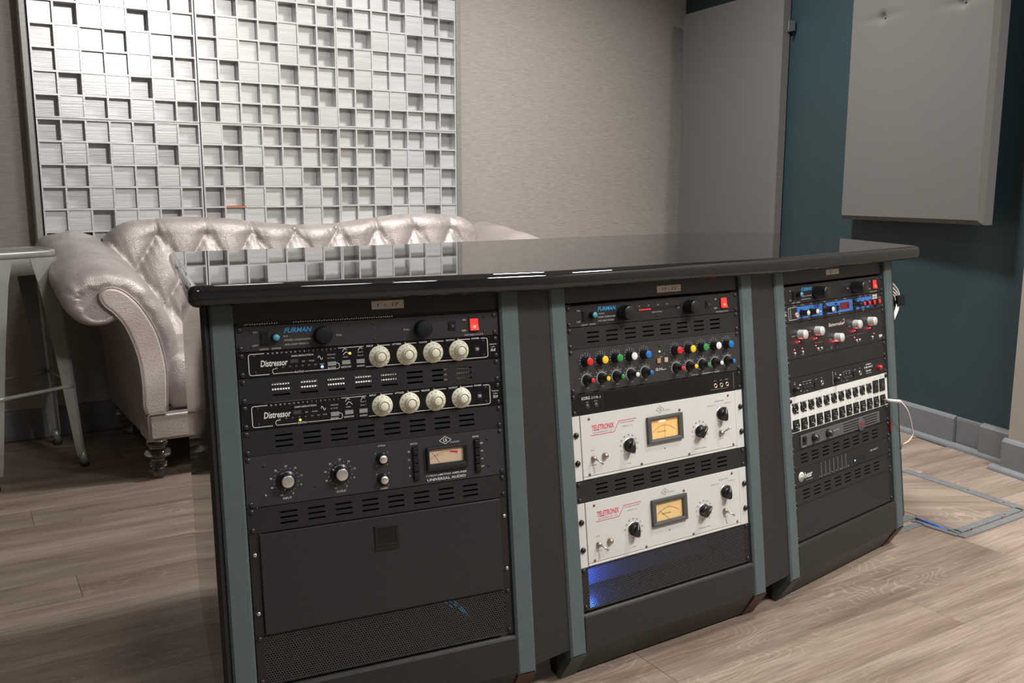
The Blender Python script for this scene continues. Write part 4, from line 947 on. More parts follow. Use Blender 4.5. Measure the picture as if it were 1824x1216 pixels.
    for s_, X, Yk, wd in (('LIMIT', 47, 297, 10), ('COMPRESS', 47, 327, 18), ('GAIN', 140, 338, 10), ('PEAK REDUCTION', 344, 337, 34), ('POWER', 409, 325.5, 13), ('ON', 410, 293, 4.5), ('GAIN REDUCTION', 408, 240, 30), ('OUTPUT +10', 382, 248, 24), ('OUTPUT +4', 434, 247, 21)):
        un.text(FINEPR, s_, X, Yk + y, 2.5, wd, Zo=z)
    un.flush()
leveler(5, 'upper cream leveling amplifier with glowing orange meter, middle bay', True, 45, needle=0)
vent_panel(1, 8, 'slotted vent panel sandwiched between the two cream amplifiers', x0=66, pitch=48.9)
leveler(9, 'lower cream leveling amplifier with dimmer yellow meter, above the blue-lit grille', False, 52, needle=-30)
gm = grille(1, 12, 2, 'perforated grille with blue light behind it, middle bay', tint=True)

# ---- right bay
un = Unit(2, 1, 1, 'effects_processor', 'blue-fronted effects processor with red knobs and small red display', 'effects processor', face=PANELK)
y = U; un.screws()
def bluepanel(x0, x1): un.box('blue_panel', x0, x1, y + 7.6, y + 37, 0, 0.5, BLUEPANEL, 0.2)
bluepanel(58, 173); bluepanel(189, 321); bluepanel(333, 421)
un.lines('outline_print', WHITE, [[(58, y + 7.5), (23, y + 7.5), (21, y + 9.5), (21, y + 35), (23, y + 37), (58, y + 37)], [(31, y + 11), (31, y + 33)]], 0.8)
for q in range(5): un.led(26, y + 11 + q * 5.6, WHITE if q == 0 else GREYPR, 0.9)
for x, r_ in ((77, 8.6), (118, 8.6)):
    k = un.lathe('level_knob', x, y + 24, [(9.5, 0.5), (9, 2), (7.6, 4), (7.2, 19), (6.8, 19.6)], KBLACK, 20); un.lathe('knob_cap', 0, 0, [(6.4, 19.5), (6.4, 20.2), (0.2, 20.6)], IVORY, 20, parent=k)
un.lathe('toggle_switch', 150, y + 26, [(4.6, 0.5), (4.6, 2), (3, 3), (2.6, 9), (0.2, 10)], STEEL, 12)
k = un.lathe('select_knob', 186, y + 24, [(12, 0.5), (11.5, 2), (8.6, 4), (8.0, 22), (7.6, 22.6)], KBLACK, 22); un.lathe('knob_cap', 0, 0, [(6.6, 22.5), (6.6, 23.2), (0.2, 23.6)], IVORY, 20, parent=k)
for x in (225, 244): un.box('push_button', x - 5, x + 5, y + 18, y + 32, 0.5, 4, KBLACK, 1.0)
un.add = None
MB().prism([((x) / 1000, (yy) / 1000) for x, yy in ((-8, 3), (8, 0), (-8, -3))], 0, 0.0005).build('arrow_print', PANELB, un.e, loc=un.L(240, y + 14, 0.6))
un.box('display_window', 257, 303, y + 13.5, y + 31, 0.5, 1.2, DISP, 0.3)
for q in range(3): un.led(311, y + 15 + q * 6, GREYPR, 0.8)
un.lathe('mode_knob', 330, y + 23, [(9.5, 0), (9, 3), (7, 4.5), (6.6, 20), (6, 20.6), (0.2, 21)], KBLACK, 20)
for x in (363, 389, 415, 442):
    k = un.lathe('red_knob', x - 4, y + 24, [(8.4, 0.5), (8, 2.5), (6.6, 4), (6.2, 12.5), (6.0, 13)], KBLACK, 20); un.lathe('knob_cap', 0, 0, [(6.0, 12.9), (6.0, 14.4), (5.2, 15), (0.2, 15.2)], CREDM, 20, parent=k)
un.lathe('headphone_jack', 54, y + 27, [(6.5, 0.2), (6.2, 4), (3.6, 4.6), (3.4, 2), (0.2, 2)], mat('tan_jack', (0.5, 0.36, 0.26), 0.4), 16)
un.box('maker_plate', 425, 450, y + 4.5, y + 16.5, 0, 0.4, mat('beige_plate', (0.50, 0.46, 0.38), 0.5), 0.1); un.text(DARKPR, 'lexicon', 437.5, y + 10.5, 4.5, 21, Zo=0.55)
for s_, x in (('INPUT', 46), ('HEADROOM', 84), ('LEVEL', 124), ('MIX', 150), ('EFFECT', 186), ('MODE', 240), ('PROGRAM', 284), ('VALUE', 330), ('ADJUST', 362), ('TIME', 390), ('REGEN', 415)): un.text(GREYPR, s_, x, y + 4.2, 2.2)
for s_, x in (('INPUT', 112), ('EDIT', 255), ('EFFECTS', 378)): un.text(WHITE, s_, x, y + 40.5, 2.2)
un.text(WHITE, 'PCM', 8, y + 16, 3.2, 9); un.text(WHITE, '42', 8, y + 23, 5.5, 9, bold=0.0090)
for q, s_ in enumerate(('DIGITAL', 'DELAY', 'PROCESSOR')): un.text(GREYPR, s_, 464, y + 14 + q * 6, 2.4, 15)
un.flush()

un = Unit(2, 2, 2, 'mastering_compressor', 'black compressor with five tall silver knobs and small red lights', 'compressor', face=PANELK)
un.screws([95, 171.5]); un.small([(14, 97), (18, 170), (180, 100), (330, 100), (186, 172), (276, 172), (458, 100)], r=2.2)
REDGLOW = mat('red_knob_glow_ring', (0.5, 0.01, 0.03), 0.3, emit=(1, 0.05, 0.10), estr=0.55)
for X, Y, lx, ly in ((64, 119, -4, 17), (140, 118, -2, 18), (232, 144, -9, 8), (325, 119, 0, 17), (403, 118, 1, 18)):
    k = un.lathe('tall_knob', X, Y, [(11.6, 0), (11.6, 0.8), (11.3, 1.6), (11.2, 16.6), (10.8, 17.6), (0.2, 17.8)], SATIN, 30, label='satin silver knob')
    un.led(X + lx, Y + ly, LRED, 1.5)
    d = bpy.data.lights.new('led_spill', 'POINT'); d.energy = 0.004; d.color = (1, 0.06, 0.10); d.shadow_soft_size = 0.002; d.specular_factor = 0.0
    lo = bpy.data.objects.new('led_spill', d); COL.objects.link(lo); lo.parent = un.e; lo.location = un.L(X + lx, Y + ly + 1, 5)
    un.lines('dial_markings', GREYPR, un.ticks(X, Y, 13.5, 14.6, 9, -130, 130, None), 0.5)
for x, yy in ((37, 154), (72, 154), (134, 154), (321, 153), (424, 153)): un.led(x, yy, LRED, 1.5)
for x, yy in ((38, 163.5), (73, 163.5), (143, 163.5), (159, 163.5), (331, 162.5), (346, 162.5), (414, 162.5)): un.lathe('push_button', x, yy, [(3.8, 0), (3.6, 3), (0.2, 3.4)], STEEL, 12)
un.box('power_button', 448, 464, 159.5, 166, 0, 2.5, SATIN, 0.6)
for q in range(4): un.led(132 + q * 9, 147.5, GREYPR, 0.8)
for q in range(10): un.led(288 + q * 10, 146.5, GREYPR, 0.55)
un.text(mat('cream_print', (0.60, 0.52, 0.38), 0.5), 'Bettermaker', 236, 109.5, 8.5, 76, sh=0.3, bold=0.0090)
un.lines('script_flourish', MATS['cream_print'], [[(262, 113), (274, 110), (277, 103), (272, 99), (267, 103)]], 1.2)
for s_, x, yy in (('THRESHOLD', 37, 121), ('ATTACK', 108, 117), ('RATIO', 205, 146), ('RELEASE', 300, 122), ('OUTPUT', 432, 124), ('HPF', 38, 169.5), ('ENGAGE', 73, 169.5), ('RECALL', 151, 168), ('THD', 338, 168), ('LINK', 414, 168), ('POWER', 456, 169)): un.text(GREYPR, s_, x, yy, 2.2)
for x, yy in ((207, 168), (234, 168)): un.lines('emblem', GREYPR, [[(x - 4, yy + 3), (x, yy - 4), (x + 4, yy + 3)]], 0.6)
un.flush()
un = Unit(2, 4, 1, 'blank_panel', 'plain black blank panel above the direct box, right bay', 'blank panel', face=PANELK, body=0); un.screws(); un.flush()

un = Unit(2, 5, 1, 'direct_box', 'black stereo direct box with a small red knob, right bay', 'direct box', face=PANELK)
y = 5 * U; un.screws()
for X in (0, 188):
    un.lathe('gain_knob', 31 + X, y + 28, [(9, 0), (8.4, 3), (7, 5), (6.6, 12), (0.2, 12.4)], KBLACK, 20)
    un.lathe('input_jack', 152 + X, y + 27.5, [(7.5, 0), (7, 2.5), (4, 3), (3.8, 1), (0.2, 1)], mat('dark_chrome', (0.30, 0.30, 0.30), 0.22, 0.9), 18)
    un.box('socket_block', 116 + X, 140 + X, y + 20, y + 36, 0, 2.5, KBLACK, 1.0)
    for q, x in enumerate((70, 84, 99)): un.lathe('toggle_switch', x + X, y + 29, [(3.2, 0), (3.0, 2), (1.6, 3), (1.3, 8), (0.2, 8.4)], SCREWM, 10)
    un.box('white_button', 49 + X, 56 + X, y + 18, y + 21, 0, 1.2, WHITE, 0.3); un.box('white_button', 49 + X, 56 + X, y + 33, y + 36, 0, 1.2, WHITE, 0.3)
    for q, s_ in enumerate(('HI', 'LIFT', 'PAD')): un.text(WHITE, s_, 70 + X + q * 14.5, y + 20, 2.2); un.text(WHITE, ('LO', 'GND', '0')[q], 70 + X + q * 14.5, y + 37.5, 2.2)
    un.text(GREYPR, 'INPUT', 128 + X, y + 15.5, 2.3); un.text(GREYPR, 'THRU', 152 + X, y + 15, 2.3); un.text(WHITE, 'IN', 30 + X, y + 10.5, 2.4); un.text(WHITE, 'OUT', 31 + X, y + 15, 2.4); un.lines('rule_print', GREYPR, [[(64 + X, y + 14), (106 + X, y + 14)]], 0.5)
un.lines('divider_print', WHITE, [[(205, y + 6), (205, y + 39)]], 0.8)
un.text(WHITE, 'STEREO', 386, y + 9.5, 3.4, 28, bold=0.0135); un.text(WHITE, 'TUBE DIRECT', 386, y + 17, 4.2, 46, bold=0.0135); un.text(WHITE, 'Demeter', 386, y + 26, 4.8, 28, bold=0.0135); un.text(GREYPR, 'AMPLIFICATION', 386, y + 33, 2.4, 28)
k = un.lathe('power_knob', 441, y + 25, [(6.6, 0), (6.4, 5), (5.2, 9), (0.3, 10)], CREDM, 18, label='glossy red knob'); un.led(449, y + 14, SCREWM, 2); un.flush()

un = Unit(2, 6, 2, 'patch_panel', 'white patch panel with two rows of black audio sockets, right bay', 'patch panel', face=mat('white_patch_faceplate', (0.66, 0.655, 0.62), 0.45), body=70)
un.lathe('screw', 475, 274, [(6, 0), (6, 1.2), (4.5, 3), (0.2, 3.6)], KBLACK, 16); un.lathe('screw', 7.5, 276, [(5, 0), (5, 1.2), (4, 3), (0.2, 3.6)], KBLACK, 16); un.lathe('screw', 7.5, 347, [(5, 0), (5, 1.2), (4, 3), (0.2, 3.6)], KBLACK, 16); un.lathe('screw', 475, 347, [(5, 0), (5, 1.2), (4, 3), (0.2, 3.6)], KBLACK, 16)
ringp = [(12.6, 0), (12.6, 2.2), (11.2, 3.0), (10.0, 3.0), (9.6, 1.0), (5.6, 0.8), (5.4, 2.2), (3.4, 2.2), (3.2, 0.6), (0.2, 0.6)]
for q in range(13):
    X = 26 + q * 35.55
    if q < 11:
        s = un.lathe('combo_socket', X, 296, ringp, KBLACK, 22)
        for dx, dy in ((10.5, -11), (-10.5, 11), (-9.5, -12.5)): pass
        me = cached(('tab',), lambda: MB().bbox(0.006, 0.0145, 0.0075, 0.0125, 0, 0.003, 0.0006, Matrix.Rotation(0.15, 4, 'Z')), 'release_tab', BTN); put('release_tab', me, s)
        for a, b in ((-10.5, 11.5), (10.5, -11.5)):
            me = cached(('cs',), lambda: MB().lathe([(0.0027, 0), (0.0024, 0.0014), (0.0002, 0.0017)], 10), 'screw', KBLACK); put('screw', me, s, loc=(a / 1000, b / 1000, 0))
        un.text(FINEPR, str(q + 1), X, 277.5, 2.4)
    else:
        s = un.box('square_socket', X - 14.5, X + 14.5, 279.5, 313.5, 0, 2.2, KBLACK, 1.0)
        un.box('port', X - 8, X + 8, 287, 304, 2.2, 3.4, mat('port_grey', (0.03, 0.03, 0.032), 0.3), 0.6); un.box('port_slot', X - 6, X + 6, 296 - 3, 296 + 4, 3.4, 3.7, PANELB if q == 11 else BTND, 0.2)
    # lower row: plates with round sockets and bright pins
    s = un.box('plug_socket', X - 13.6, X + 13.6, 323.5, 352.5, 0, 2.0, KBLACK, 1.0)
    un.lathe('socket_ring', X + 1, 338.5, [(11.4, 2.0), (11.4, 3.4), (10.2, 3.8), (9.4, 3.6), (9.0, 2.2), (0.2, 2.2)], KBLACK, 22)
    if q < 12:
        for a, b in ((-3.0, 2.8), (3.0, 2.8), (0, -3.2)): un.lathe('pin', X + 1 + a, 338.5 + b, [(1.15, 2.2), (1.1, 4.2), (0.2, 4.6)], STEEL, 8)
    un.text(FINEPR, str(q + 13), X, 318.5, 2.4)
un.text(FINEPR, 'MIC LINES', 140, 270, 2.2); un.text(FINEPR, 'TIE LINES', 325, 316, 2.0, 26); un.text(FINEPR, 'USB', 417, 275, 2.2); un.text(FINEPR, 'ETHERNET', 453, 274, 2.0); un.text(FINEPR, 'HEADPHONES', 453, 318, 2.0, 22) if False else None
un.flush()

un = Unit(2, 8, 1, 'power_amplifier', 'grey-fronted power amplifier with two black dials below the white patch panel', 'power amplifier', face=PANELK, body=200)
y = 8 * U
un.box('grey_front', 39, 427, y + 9, y + 40, 0, 3.0, mat('grey_amp_front', (0.085, 0.085, 0.084), 0.5), 1.0)
un.box('power_switch', 46, 62, y + 13, y + 34, 3, 4.5, KBLACK, 0.6); un.box('switch_lever', 48, 60, y + 16, y + 25, 4.5, 7, KMATTE, 1)
for x in (96, 161):
    k = un.lathe('gain_dial', x, y + 23, [(10, 3), (9.6, 5), (8.2, 7), (7.8, 15), (0.2, 15.6)], KBLACK, 22); MB().box(-0.0008, 0.0008, 0.001, 0.008, 0.0155, 0.0160, Matrix.Rotation(0.5, 4, 'Z')).build('pointer', GREYPR, k)
for q in range(4): un.box('air_slot', 238, 412, y + 12.5 + q * 6.6, y + 15.2 + q * 6.6, 2.8, 3.15, PANELB, 0.05)
un.lathe('badge', 327, y + 29, [(17, 3), (17, 4.4), (16, 5), (0.2, 5.2)], BEZEL, 28); un.box('badge_red_mark', 316, 338, y + 25.5, y + 31, 5.1, 5.5, mat('dark_red_badge', (0.30, 0.012, 0.02), 0.4), 0.2)
un.text(GREYPR, 'GX3', 52, y + 37.5, 3, 14, Zo=3.2); un.text(GREYPR, 'AMPLIFIER', 200, y + 22, 3, 34, Zo=3.2)
for q in range(3): un.led(128 + q * 5, y + 20 + q * 3, LEDOFF, 0.8)
un.screws(); un.flush()
vent_panel(2, 9, 'slotted vent panel below the grey power amplifier, right bay', x0=54, pitch=49.7)
un = Unit(2, 10, 1, 'headphone_mixer', 'black headphone mixer with round white logo and one blue light', 'headphone mixer', face=PANELK)
y = 10 * U; un.screws()
lg = un.lathe('round_logo', 37, y + 21.5, [(12, 0), (12, 0.25), (0.2, 0.26)], WHITE, 28)
un.lines('logo_strokes', PANELB, [arc(37, y + 23, 7.5, -95, 95, 12), [(30, y + 22), (30, y + 30)], [(44, y + 22), (44, y + 30)], [(34, y + 30), (34, y + 24), (35.5, y + 22.6), (37, y + 24), (37, y + 29)], [(37, y + 24), (38.5, y + 22.6), (40, y + 24), (40, y + 30)]], 1.4, 0.4)
un.text(WHITE, 'hear', 69, y + 20.5, 14, 34, bold=0.0135); un.text(GREYPR, 'technologies', 72, y + 33, 2.4, 30)
un.lines('channel_print', GREYPR, [[(128 + q * 19.8, y + 4), (128 + q * 19.8, y + 41)] for q in range(7)], 0.7)
for q in range(8): un.led(118 + q * 19.8, y + 37, WHITE if q in (5, 7) else GREYPR, 0.9)
un.box('smoked_display', 284, 346, y + 20, y + 42, 0, 0.5, mat('navy_display', (0.008, 0.009, 0.014), 0.2), 0.2); un.led(291, y + 30, LWB, 2.0)['label'] = 'bright blue white light'
un.text(GREYPR, 'MIX BACK', 393, y + 19, 4.2, 42, sh=0.2, bold=0.0090); un.flush()
vent_panel(2, 11, 'slotted vent panel below the headphone mixer, above the right bay grille', x0=54, pitch=49.7)
grille(2, 12, 2, 'black perforated grille at the foot of the right bay')

# equipment light behind the middle grille (a blue indicator inside the rack)
d = bpy.data.lights.new('blue_indicator', 'POINT'); d.energy = 1.6; d.color = (0.05, 0.16, 1.0); d.shadow_soft_size = 0.015
lo = bpy.data.objects.new('blue_indicator', d); COL.objects.link(lo); lo.parent = gm.e; lo.location = gm.L(60, 590, -75)

# ------------------------------------------------------------------ cords at the right bay
b2 = BAYS[2][0]
def cr(X, Y, Zo): return tuple(b2 @ Vector((X / 1000, -Y / 1000, Zo / 1000)))
ad = thing('headphone_cable', 'white plug and cable hanging from the last socket of the white patch panel', 'cable', loc=cr(453, 339, 0))
adi = Matrix.Translation(-Vector(cr(453, 339, 0)))
def loc_(p): return tuple(adi @ Vector(p))
pl = [cr(454, 339, 2), cr(454, 339, 14), cr(454, 339, 14.5), cr(460, 341, 26), cr(466, 342, 36), cr(470, 343, 42)]
MB().tube([loc_(p) for p in pl], [0.0032, 0.0032, 0.0048, 0.0048, 0.0046, 0.0036], 12).build('plug', WHITECORD, ad)
def smooth(pts, k=6):
    out = []; P = [Vector(p) for p in pts]
    for i in range(len(P) - 1):
        p0, p1, p2, p3 = P[max(i - 1, 0)], P[i], P[i + 1], P[min(i + 2, len(P) - 1)]
        for j in range(k):
            t = j / k; out.append(0.5 * ((2 * p1) + (p2 - p0) * t + (2 * p0 - 5 * p1 + 4 * p2 - p3) * t * t + (3 * p1 - p0 - 3 * p2 + p3) * t ** 3))
    return out + [P[-1]]
cp = [cr(470, 343, 42), cr(474, 350, 46), cr(489, 369, 50), cr(517, 401, 44), cr(540, 433, 36), cr(549, 448, 32), cr(535, 463, 28), cr(520, 472, 18), cr(528, 487, 8), cr(535, 500, -3), cr(548, 517, -20)]
MB().tube([loc_(p) for p in smooth(cp)], 0.0019, 8).build('cable', WHITECORD, ad)
sn = thing('cable_loop', 'loop of white cables tied with a black wrap behind the right post', 'cable', loc=cr(600, 80, -40)); sni = Matrix.Translation(-Vector(cr(600, 80, -40)))
for q in range(4):
    o_ = q * 5.0; pts = [cr(555, 22 + o_, -30), cr(600 - o_, 28 + o_, -32 - o_), cr(634 - o_ * 1.6, 48 + o_, -34), cr(646 - o_ * 1.5, 72, -34 - q), cr(640 - o_, 92, -34), cr(622 - o_, 112, -32), cr(590, 136 - o_, -30), cr(555, 150, -30)]
    MB().tube([tuple(sni @ Vector(p)) for p in smooth(pts)], 0.0022, 8).build('cable', WHITECORD, sn)
MB().bbox(-0.021, 0.019, -0.015, 0.015, -0.009, 0.009, 0.003).build('black_wrap', KMATTE, sn, M=sni @ b2 @ Matrix.Translation((0.645, -0.080, -0.035)))

# ------------------------------------------------------------------ floor hatch
hz = 0.0005
ht = thing('floor_hatch', 'wood-topped floor hatch with grey metal edge strips beside the desk', 'hatch', loc=(1.37, 2.85, 0))
def hb(name, pts, z0, z1, m): return MB().prism([(x - 1.37, y - 2.85) for x, y in pts], z0, z1).build(name, m, ht)
def strip(a, b, w0, w1, name='frame_strip', z0=hz, z1=0.004):
    a, b = Vector(a), Vector(b); d = (b - a).normalized(); n = Vector((-d.y, d.x))
    return hb(name, [tuple(a + n * w0), tuple(b + n * w0), tuple(b + n * w1), tuple(a + n * w1)], z0, z1, HATCH)
A_, B_, C_, D_ = (1.309, 2.531), (1.602, 2.737), (1.405, 3.150), (1.233, 2.672)
strip((1.296, 2.514), (1.62, 2.727), -0.016, 0.006); strip((1.313, 2.545), B_, -0.003, 0.022)
strip((1.612, 2.74), C_, -0.020, 0.020)
strip(D_, (1.300, 2.538), 0.0, 0.020); strip((1.212, 2.640), (1.290, 2.520), -0.004, 0.014)
strip((1.07, 2.532), (1.218, 2.633), -0.030, -0.006); strip((1.07, 2.560), D_, -0.006, 0.020)
hb('channel_gap', [(1.2345, 2.664), (1.3045, 2.529), (1.294, 2.522), (1.2165, 2.648)], hz, 0.0012, PANELB)
hb('lid', [(1.312, 2.560), (1.588, 2.748), (1.402, 3.125), (1.11, 2.93), (1.243, 2.70)], hz, 0.0016, WOOD)
MB().tube([(1.235 - 1.37, 2.647 - 2.85, 0.001), (1.262 - 1.37, 2.607 - 2.85, 0.001), (1.284 - 1.37, 2.565 - 2.85, 0.001)], [0.0035, 0.005, 0.003], 8).build('blue_cable', BLUECABLE, ht)
for x, y in ((1.34, 2.553), (1.50, 2.665), (1.36, 2.570), (1.52, 2.690), (1.575, 2.80), (1.52, 2.92), (1.22, 2.630), (1.16, 2.595), (1.18, 2.64)):
    MB().lathe([(0.004, 0.004), (0.003, 0.0052), (0.0003, 0.0054)], 10).build('screw', mat('dark_screw', (0.06, 0.06, 0.06), 0.4, 0.5), ht, loc=(x - 1.37, y - 2.85, 0))

# ------------------------------------------------------------------ sofa (local frame: x along the back wall, y up, z out from the wall)
SW = 2.06
sofa = thing('sofa', 'tufted metallic taupe chesterfield sofa with rolled arms behind the desk', 'sofa', M=frame(P0, DU, Z3))
# local z axis = DU x Z3 = NB
def S(u, v, z): return (u, z, v)
mb = MB()
def crest(u):    # height of the back along its length: two humps and a dip
    c = 0.5 * (1 + math.cos(2 * PI * (u - 0.50) / 1.06))
    return 0.846 + 0.042 * c
BU, BR = 0.19, [0.815, 0.66, 0.52]
def back_point(u, s):
    # s from 0 (seat) .. 1 (crest) .. 1.5 (behind)
    H = crest(u) - (0.10 * max(0, (0.30 - u) / 0.16) ** 2 if u < 0.30 else 0) - (0.10 * max(0, (u - 1.76) / 0.16) ** 2 if u > 1.76 else 0)
    if s <= 1:
        z0, v0 = 0.40, 0.395
        zt, vt = H - 0.075, 0.265
        if s < 0.72:
            k = s / 0.72; z = z0 + (zt - z0) * k; v = v0 + (vt - v0) * k; nrm = Vector((0, 0.25, 1)).normalized()
        else:
            a = (s - 0.72) / 0.28 * PI / 2; z = zt + 0.075 * math.sin(a); v = 0.19 + 0.075 * math.cos(a); nrm = Vector((0, math.sin(a), math.cos(a)))
    else:
        a = (s - 1) / 0.5 * PI / 2; z = zt0 = H - 0.075 + 0.075 * math.cos(a); v = 0.19 - 0.085 * math.sin(a); nrm = Vector((0, math.cos(a), -math.sin(a)))
    return v, z, nrm
def puff(u, z, s):
    du = u / BU
    rows = [0.825, 0.69, 0.555]
    h = 1.0
    if z > 0.825 or s > 1:          # above the top buttons: straight pleats over the crest
        x = abs(du - round(du)); top = min(1.0, (z - 0.825) / 0.055) if s <= 1 else 1.0
        h = min(1, abs(math.sin(PI * du)) ** 0.30); h = h * (1 - 0.85 * top) + 0.96 * 0.85 * top
    else:
        w_ = (0.825 - z) / 0.135
        a, b = (du + w_ * 0.5) , (du - w_ * 0.5)
        h = (abs(math.sin(PI * a)) * abs(math.sin(PI * b))) ** 0.30
        h = min(1.0, h * 1.05)
    return h
rowsP = []
NU, NS = 260, 64
for i in range(NU + 1):
    u = 0.185 + (SW - 0.37) * i / NU; row = []
    for j in range(NS + 1):
        s = 1.5 * j / NS; v, z, nn = back_point(u, s)
        hh = puff(u, z, s); off = 0.030 * (hh - 1)
        # fine radiating wrinkles near the folds
        off += 0.0035 * (1 - hh) * math.sin(u * 210 + z * 60) * (1 if s < 1 else 0.3)
        row.append(S(u, v + nn.z * off, z + nn.y * off))
    rowsP.append(row)
mb.grid(rowsP); mb.build('tufted_back', LEATHER, sofa)
# rear and base of the frame
MB().box(0.20, SW - 0.20, 0.16, 0.74, 0.105, 0.14).box(0.19, SW - 0.19, 0.142, 0.245, 0.105, 0.80).build('base_rail', LEATHER, sofa)
# buttons
bt = MB().lathe([(0.011, -0.004), (0.011, 0.002), (0.008, 0.005), (0.001, 0.006)], 12).mesh('tuft_button', LEATHER)
for r, zz in enumerate((0.825, 0.69, 0.555)):
    for q in range(1, 11):
        u = (q + (0.5 if r == 1 else 0)) * BU
        if not 0.25 < u < SW - 0.25: continue
        k = (zz - 0.40) / (crest(u) - 0.075 - 0.40); v = 0.395 + (0.265 - 0.395) * min(1, k) - max(0, k - 1) * 0.09
        put('tuft_button', bt, sofa, loc=S(u, v - 0.030, zz))
# seat cushion and front rail
def cushion(u0, u1, v0, v1, z0, z1, name):
    nu, nv = 30, 16; P = []
    prof = []
    for k in range(25):
        a = 2 * PI * k / 24; prof.append((math.copysign(abs(math.cos(a)) ** 0.22, math.cos(a)), math.copysign(abs(math.sin(a)) ** 0.25, math.sin(a))))
    for i in range(nu + 1):
        x = i / nu; e = min(x, 1 - x); f = min(1, (e / 0.04)) ** 0.4 if e < 0.04 else 1
        P.append([S(u0 + (u1 - u0) * x, (v0 + v1) / 2 + (v1 - v0) / 2 * px * (0.9 + 0.1 * f), (z0 + z1) / 2 + (z1 - z0) / 2 * py * (0.75 + 0.25 * f)) for px, py in prof])
    m_ = MB().grid(P); m_.add(P[0], [tuple(range(25))]); m_.add(P[-1], [tuple(range(25))]); return m_.build(name, LEATHER, sofa)
cushion(0.255, 1.029, 0.36, 0.842, 0.234, 0.44, 'seat_cushion'); cushion(1.031, 1.805, 0.36, 0.842, 0.234, 0.44, 'seat_cushion')
# arms: swept roll that dips towards the front, padded front panel with pleats around it
ARM = [(0.262, 0.141), (0.258, 0.235), (0.262, 0.305), (0.296, 0.340), (0.313, 0.389), (0.316, 0.457), (0.303, 0.520), (0.280, 0.575), (0.250, 0.630), (0.215, 0.676), (0.171, 0.708), (0.119, 0.725), (0.060, 0.727), (0.010, 0.716), (-0.028, 0.694), (-0.048, 0.660),
       (-0.046, 0.620), (-0.026, 0.585), (0.005, 0.558), (0.045, 0.545), (0.085, 0.546), (0.119, 0.555), (0.137, 0.530), (0.155, 0.480), (0.169, 0.430), (0.178, 0.345), (0.184, 0.235), (0.189, 0.141)]
def dens(P, k=3):
    out = []; n = len(P)
    for i in range(n - 1):
        p0, p1, p2, p3 = [Vector(P[min(max(i + d, 0), n - 1)]) for d in (-1, 0, 1, 2)]
        for j in range(k):
            t = j / k; out.append(tuple(0.5 * ((2 * p1) + (p2 - p0) * t + (2 * p0 - 5 * p1 + 4 * p2 - p3) * t * t + (3 * p1 - p0 - 3 * p2 + p3) * t ** 3)))
    return out + [P[-1]]
ARMD = dens(ARM)
def arm(mirror):
    fx = (lambda u: SW - u) if mirror else (lambda u: u)
    P = []; c0 = Vector((0.055, 0.635))
    stations = [0.09, 0.12, 0.2, 0.3, 0.4, 0.5, 0.6, 0.68, 0.74, 0.78, 0.80, 0.815, 0.826, 0.832, 0.834, 0.830]
    ins = {0.78: 0.0, 0.80: 0.004, 0.815: 0.010, 0.826: 0.020, 0.832: 0.032, 0.834: 0.044, 0.830: 0.056}
    for si, v in enumerate(stations):
        row = []; lift = 0.105 * max(0, (0.80 - v) / 0.70) ** 0.8
        for k, (x, z) in enumerate(ARMD):
            g = min(1, max(0, (z - 0.45) / 0.15)); zz = z + lift * g
            wob = 0.0035 * math.sin(x * 55 + v * 30) * g * (1 if v < 0.78 else 0)
            d = ins.get(v, 0) if si >= 9 else 0
            if z > 0.30 and d and k not in (0, len(ARMD) - 1):
                a, b = Vector(ARMD[max(k - 1, 0)]), Vector(ARMD[min(k + 1, len(ARMD) - 1)]); t = (b - a).normalized(); nn = Vector((-t.y, t.x))
                pl = 1 + 0.16 * math.sin(k * 1.6) * (1 if z > 0.56 else 0.0)
                side = min(1.0, max(0.12, (z - 0.50) / 0.10)) if x < 0.19 else 1.0
                x2, z2 = x + nn.x * d * pl * side, zz + nn.y * d * pl * side
            else: x2, z2 = x, zz
            row.append(S(fx(x2), v + wob, z2 + wob))
        P.append(row)
    m_ = MB().grid(P); m_.add(P[0], [tuple(range(len(ARMD)))]); m_.add(P[-1], [tuple(range(len(ARMD)))])
    a_ = m_.build('arm', LEATHER, sofa)
    # front panel
    FP = [(0.253, 0.236), (0.259, 0.378), (0.248, 0.463), (0.229, 0.531), (0.190, 0.606), (0.147, 0.655), (0.112, 0.674), (0.085, 0.674), (0.066, 0.660), (0.064, 0.640), (0.078, 0.614), (0.103, 0.590), (0.137, 0.539), (0.169, 0.438), (0.178, 0.345), (0.183, 0.235)]
    FD = dens(FP + [FP[0]], 3)[:-1]; cx = Vector((0.2, 0.42)); rings = []
    for v, sh in ((0.828, 0.0), (0.842, 0.0), (0.848, 0.004), (0.850, 0.010)):
        r_ = []
        n_ = len(FD)
        for k in range(n_):
            a, b = Vector(FD[k - 1]), Vector(FD[(k + 1) % n_]); t = (b - a).normalized(); nn = Vector((-t.y, t.x)); p = Vector(FD[k]) + nn * sh
            r_.append(S(fx(p.x), v, p.y))
        rings.append(r_)
    m2 = MB().grid([[rings[i][k] for i in range(4)] for k in range(n_)], close_u=True); m2.add(rings[-1], [tuple(range(n_))])
    o_ = m2.build('arm_front_panel', LEATHERP, sofa); o_['label'] = 'paler lizard-texture scroll panel on the arm front'
    # piping around the scroll
    MB().tube([S(fx(x), 0.846, z) for x, z in FD[:46]], 0.003, 6).build('piping', LEATHER, sofa)
arm(False); arm(True)
MB().bbox(0.187, SW - 0.187, 0.136, 0.232, 0.70, 0.846, 0.012).build('front_rail', LEATHERP, sofa)
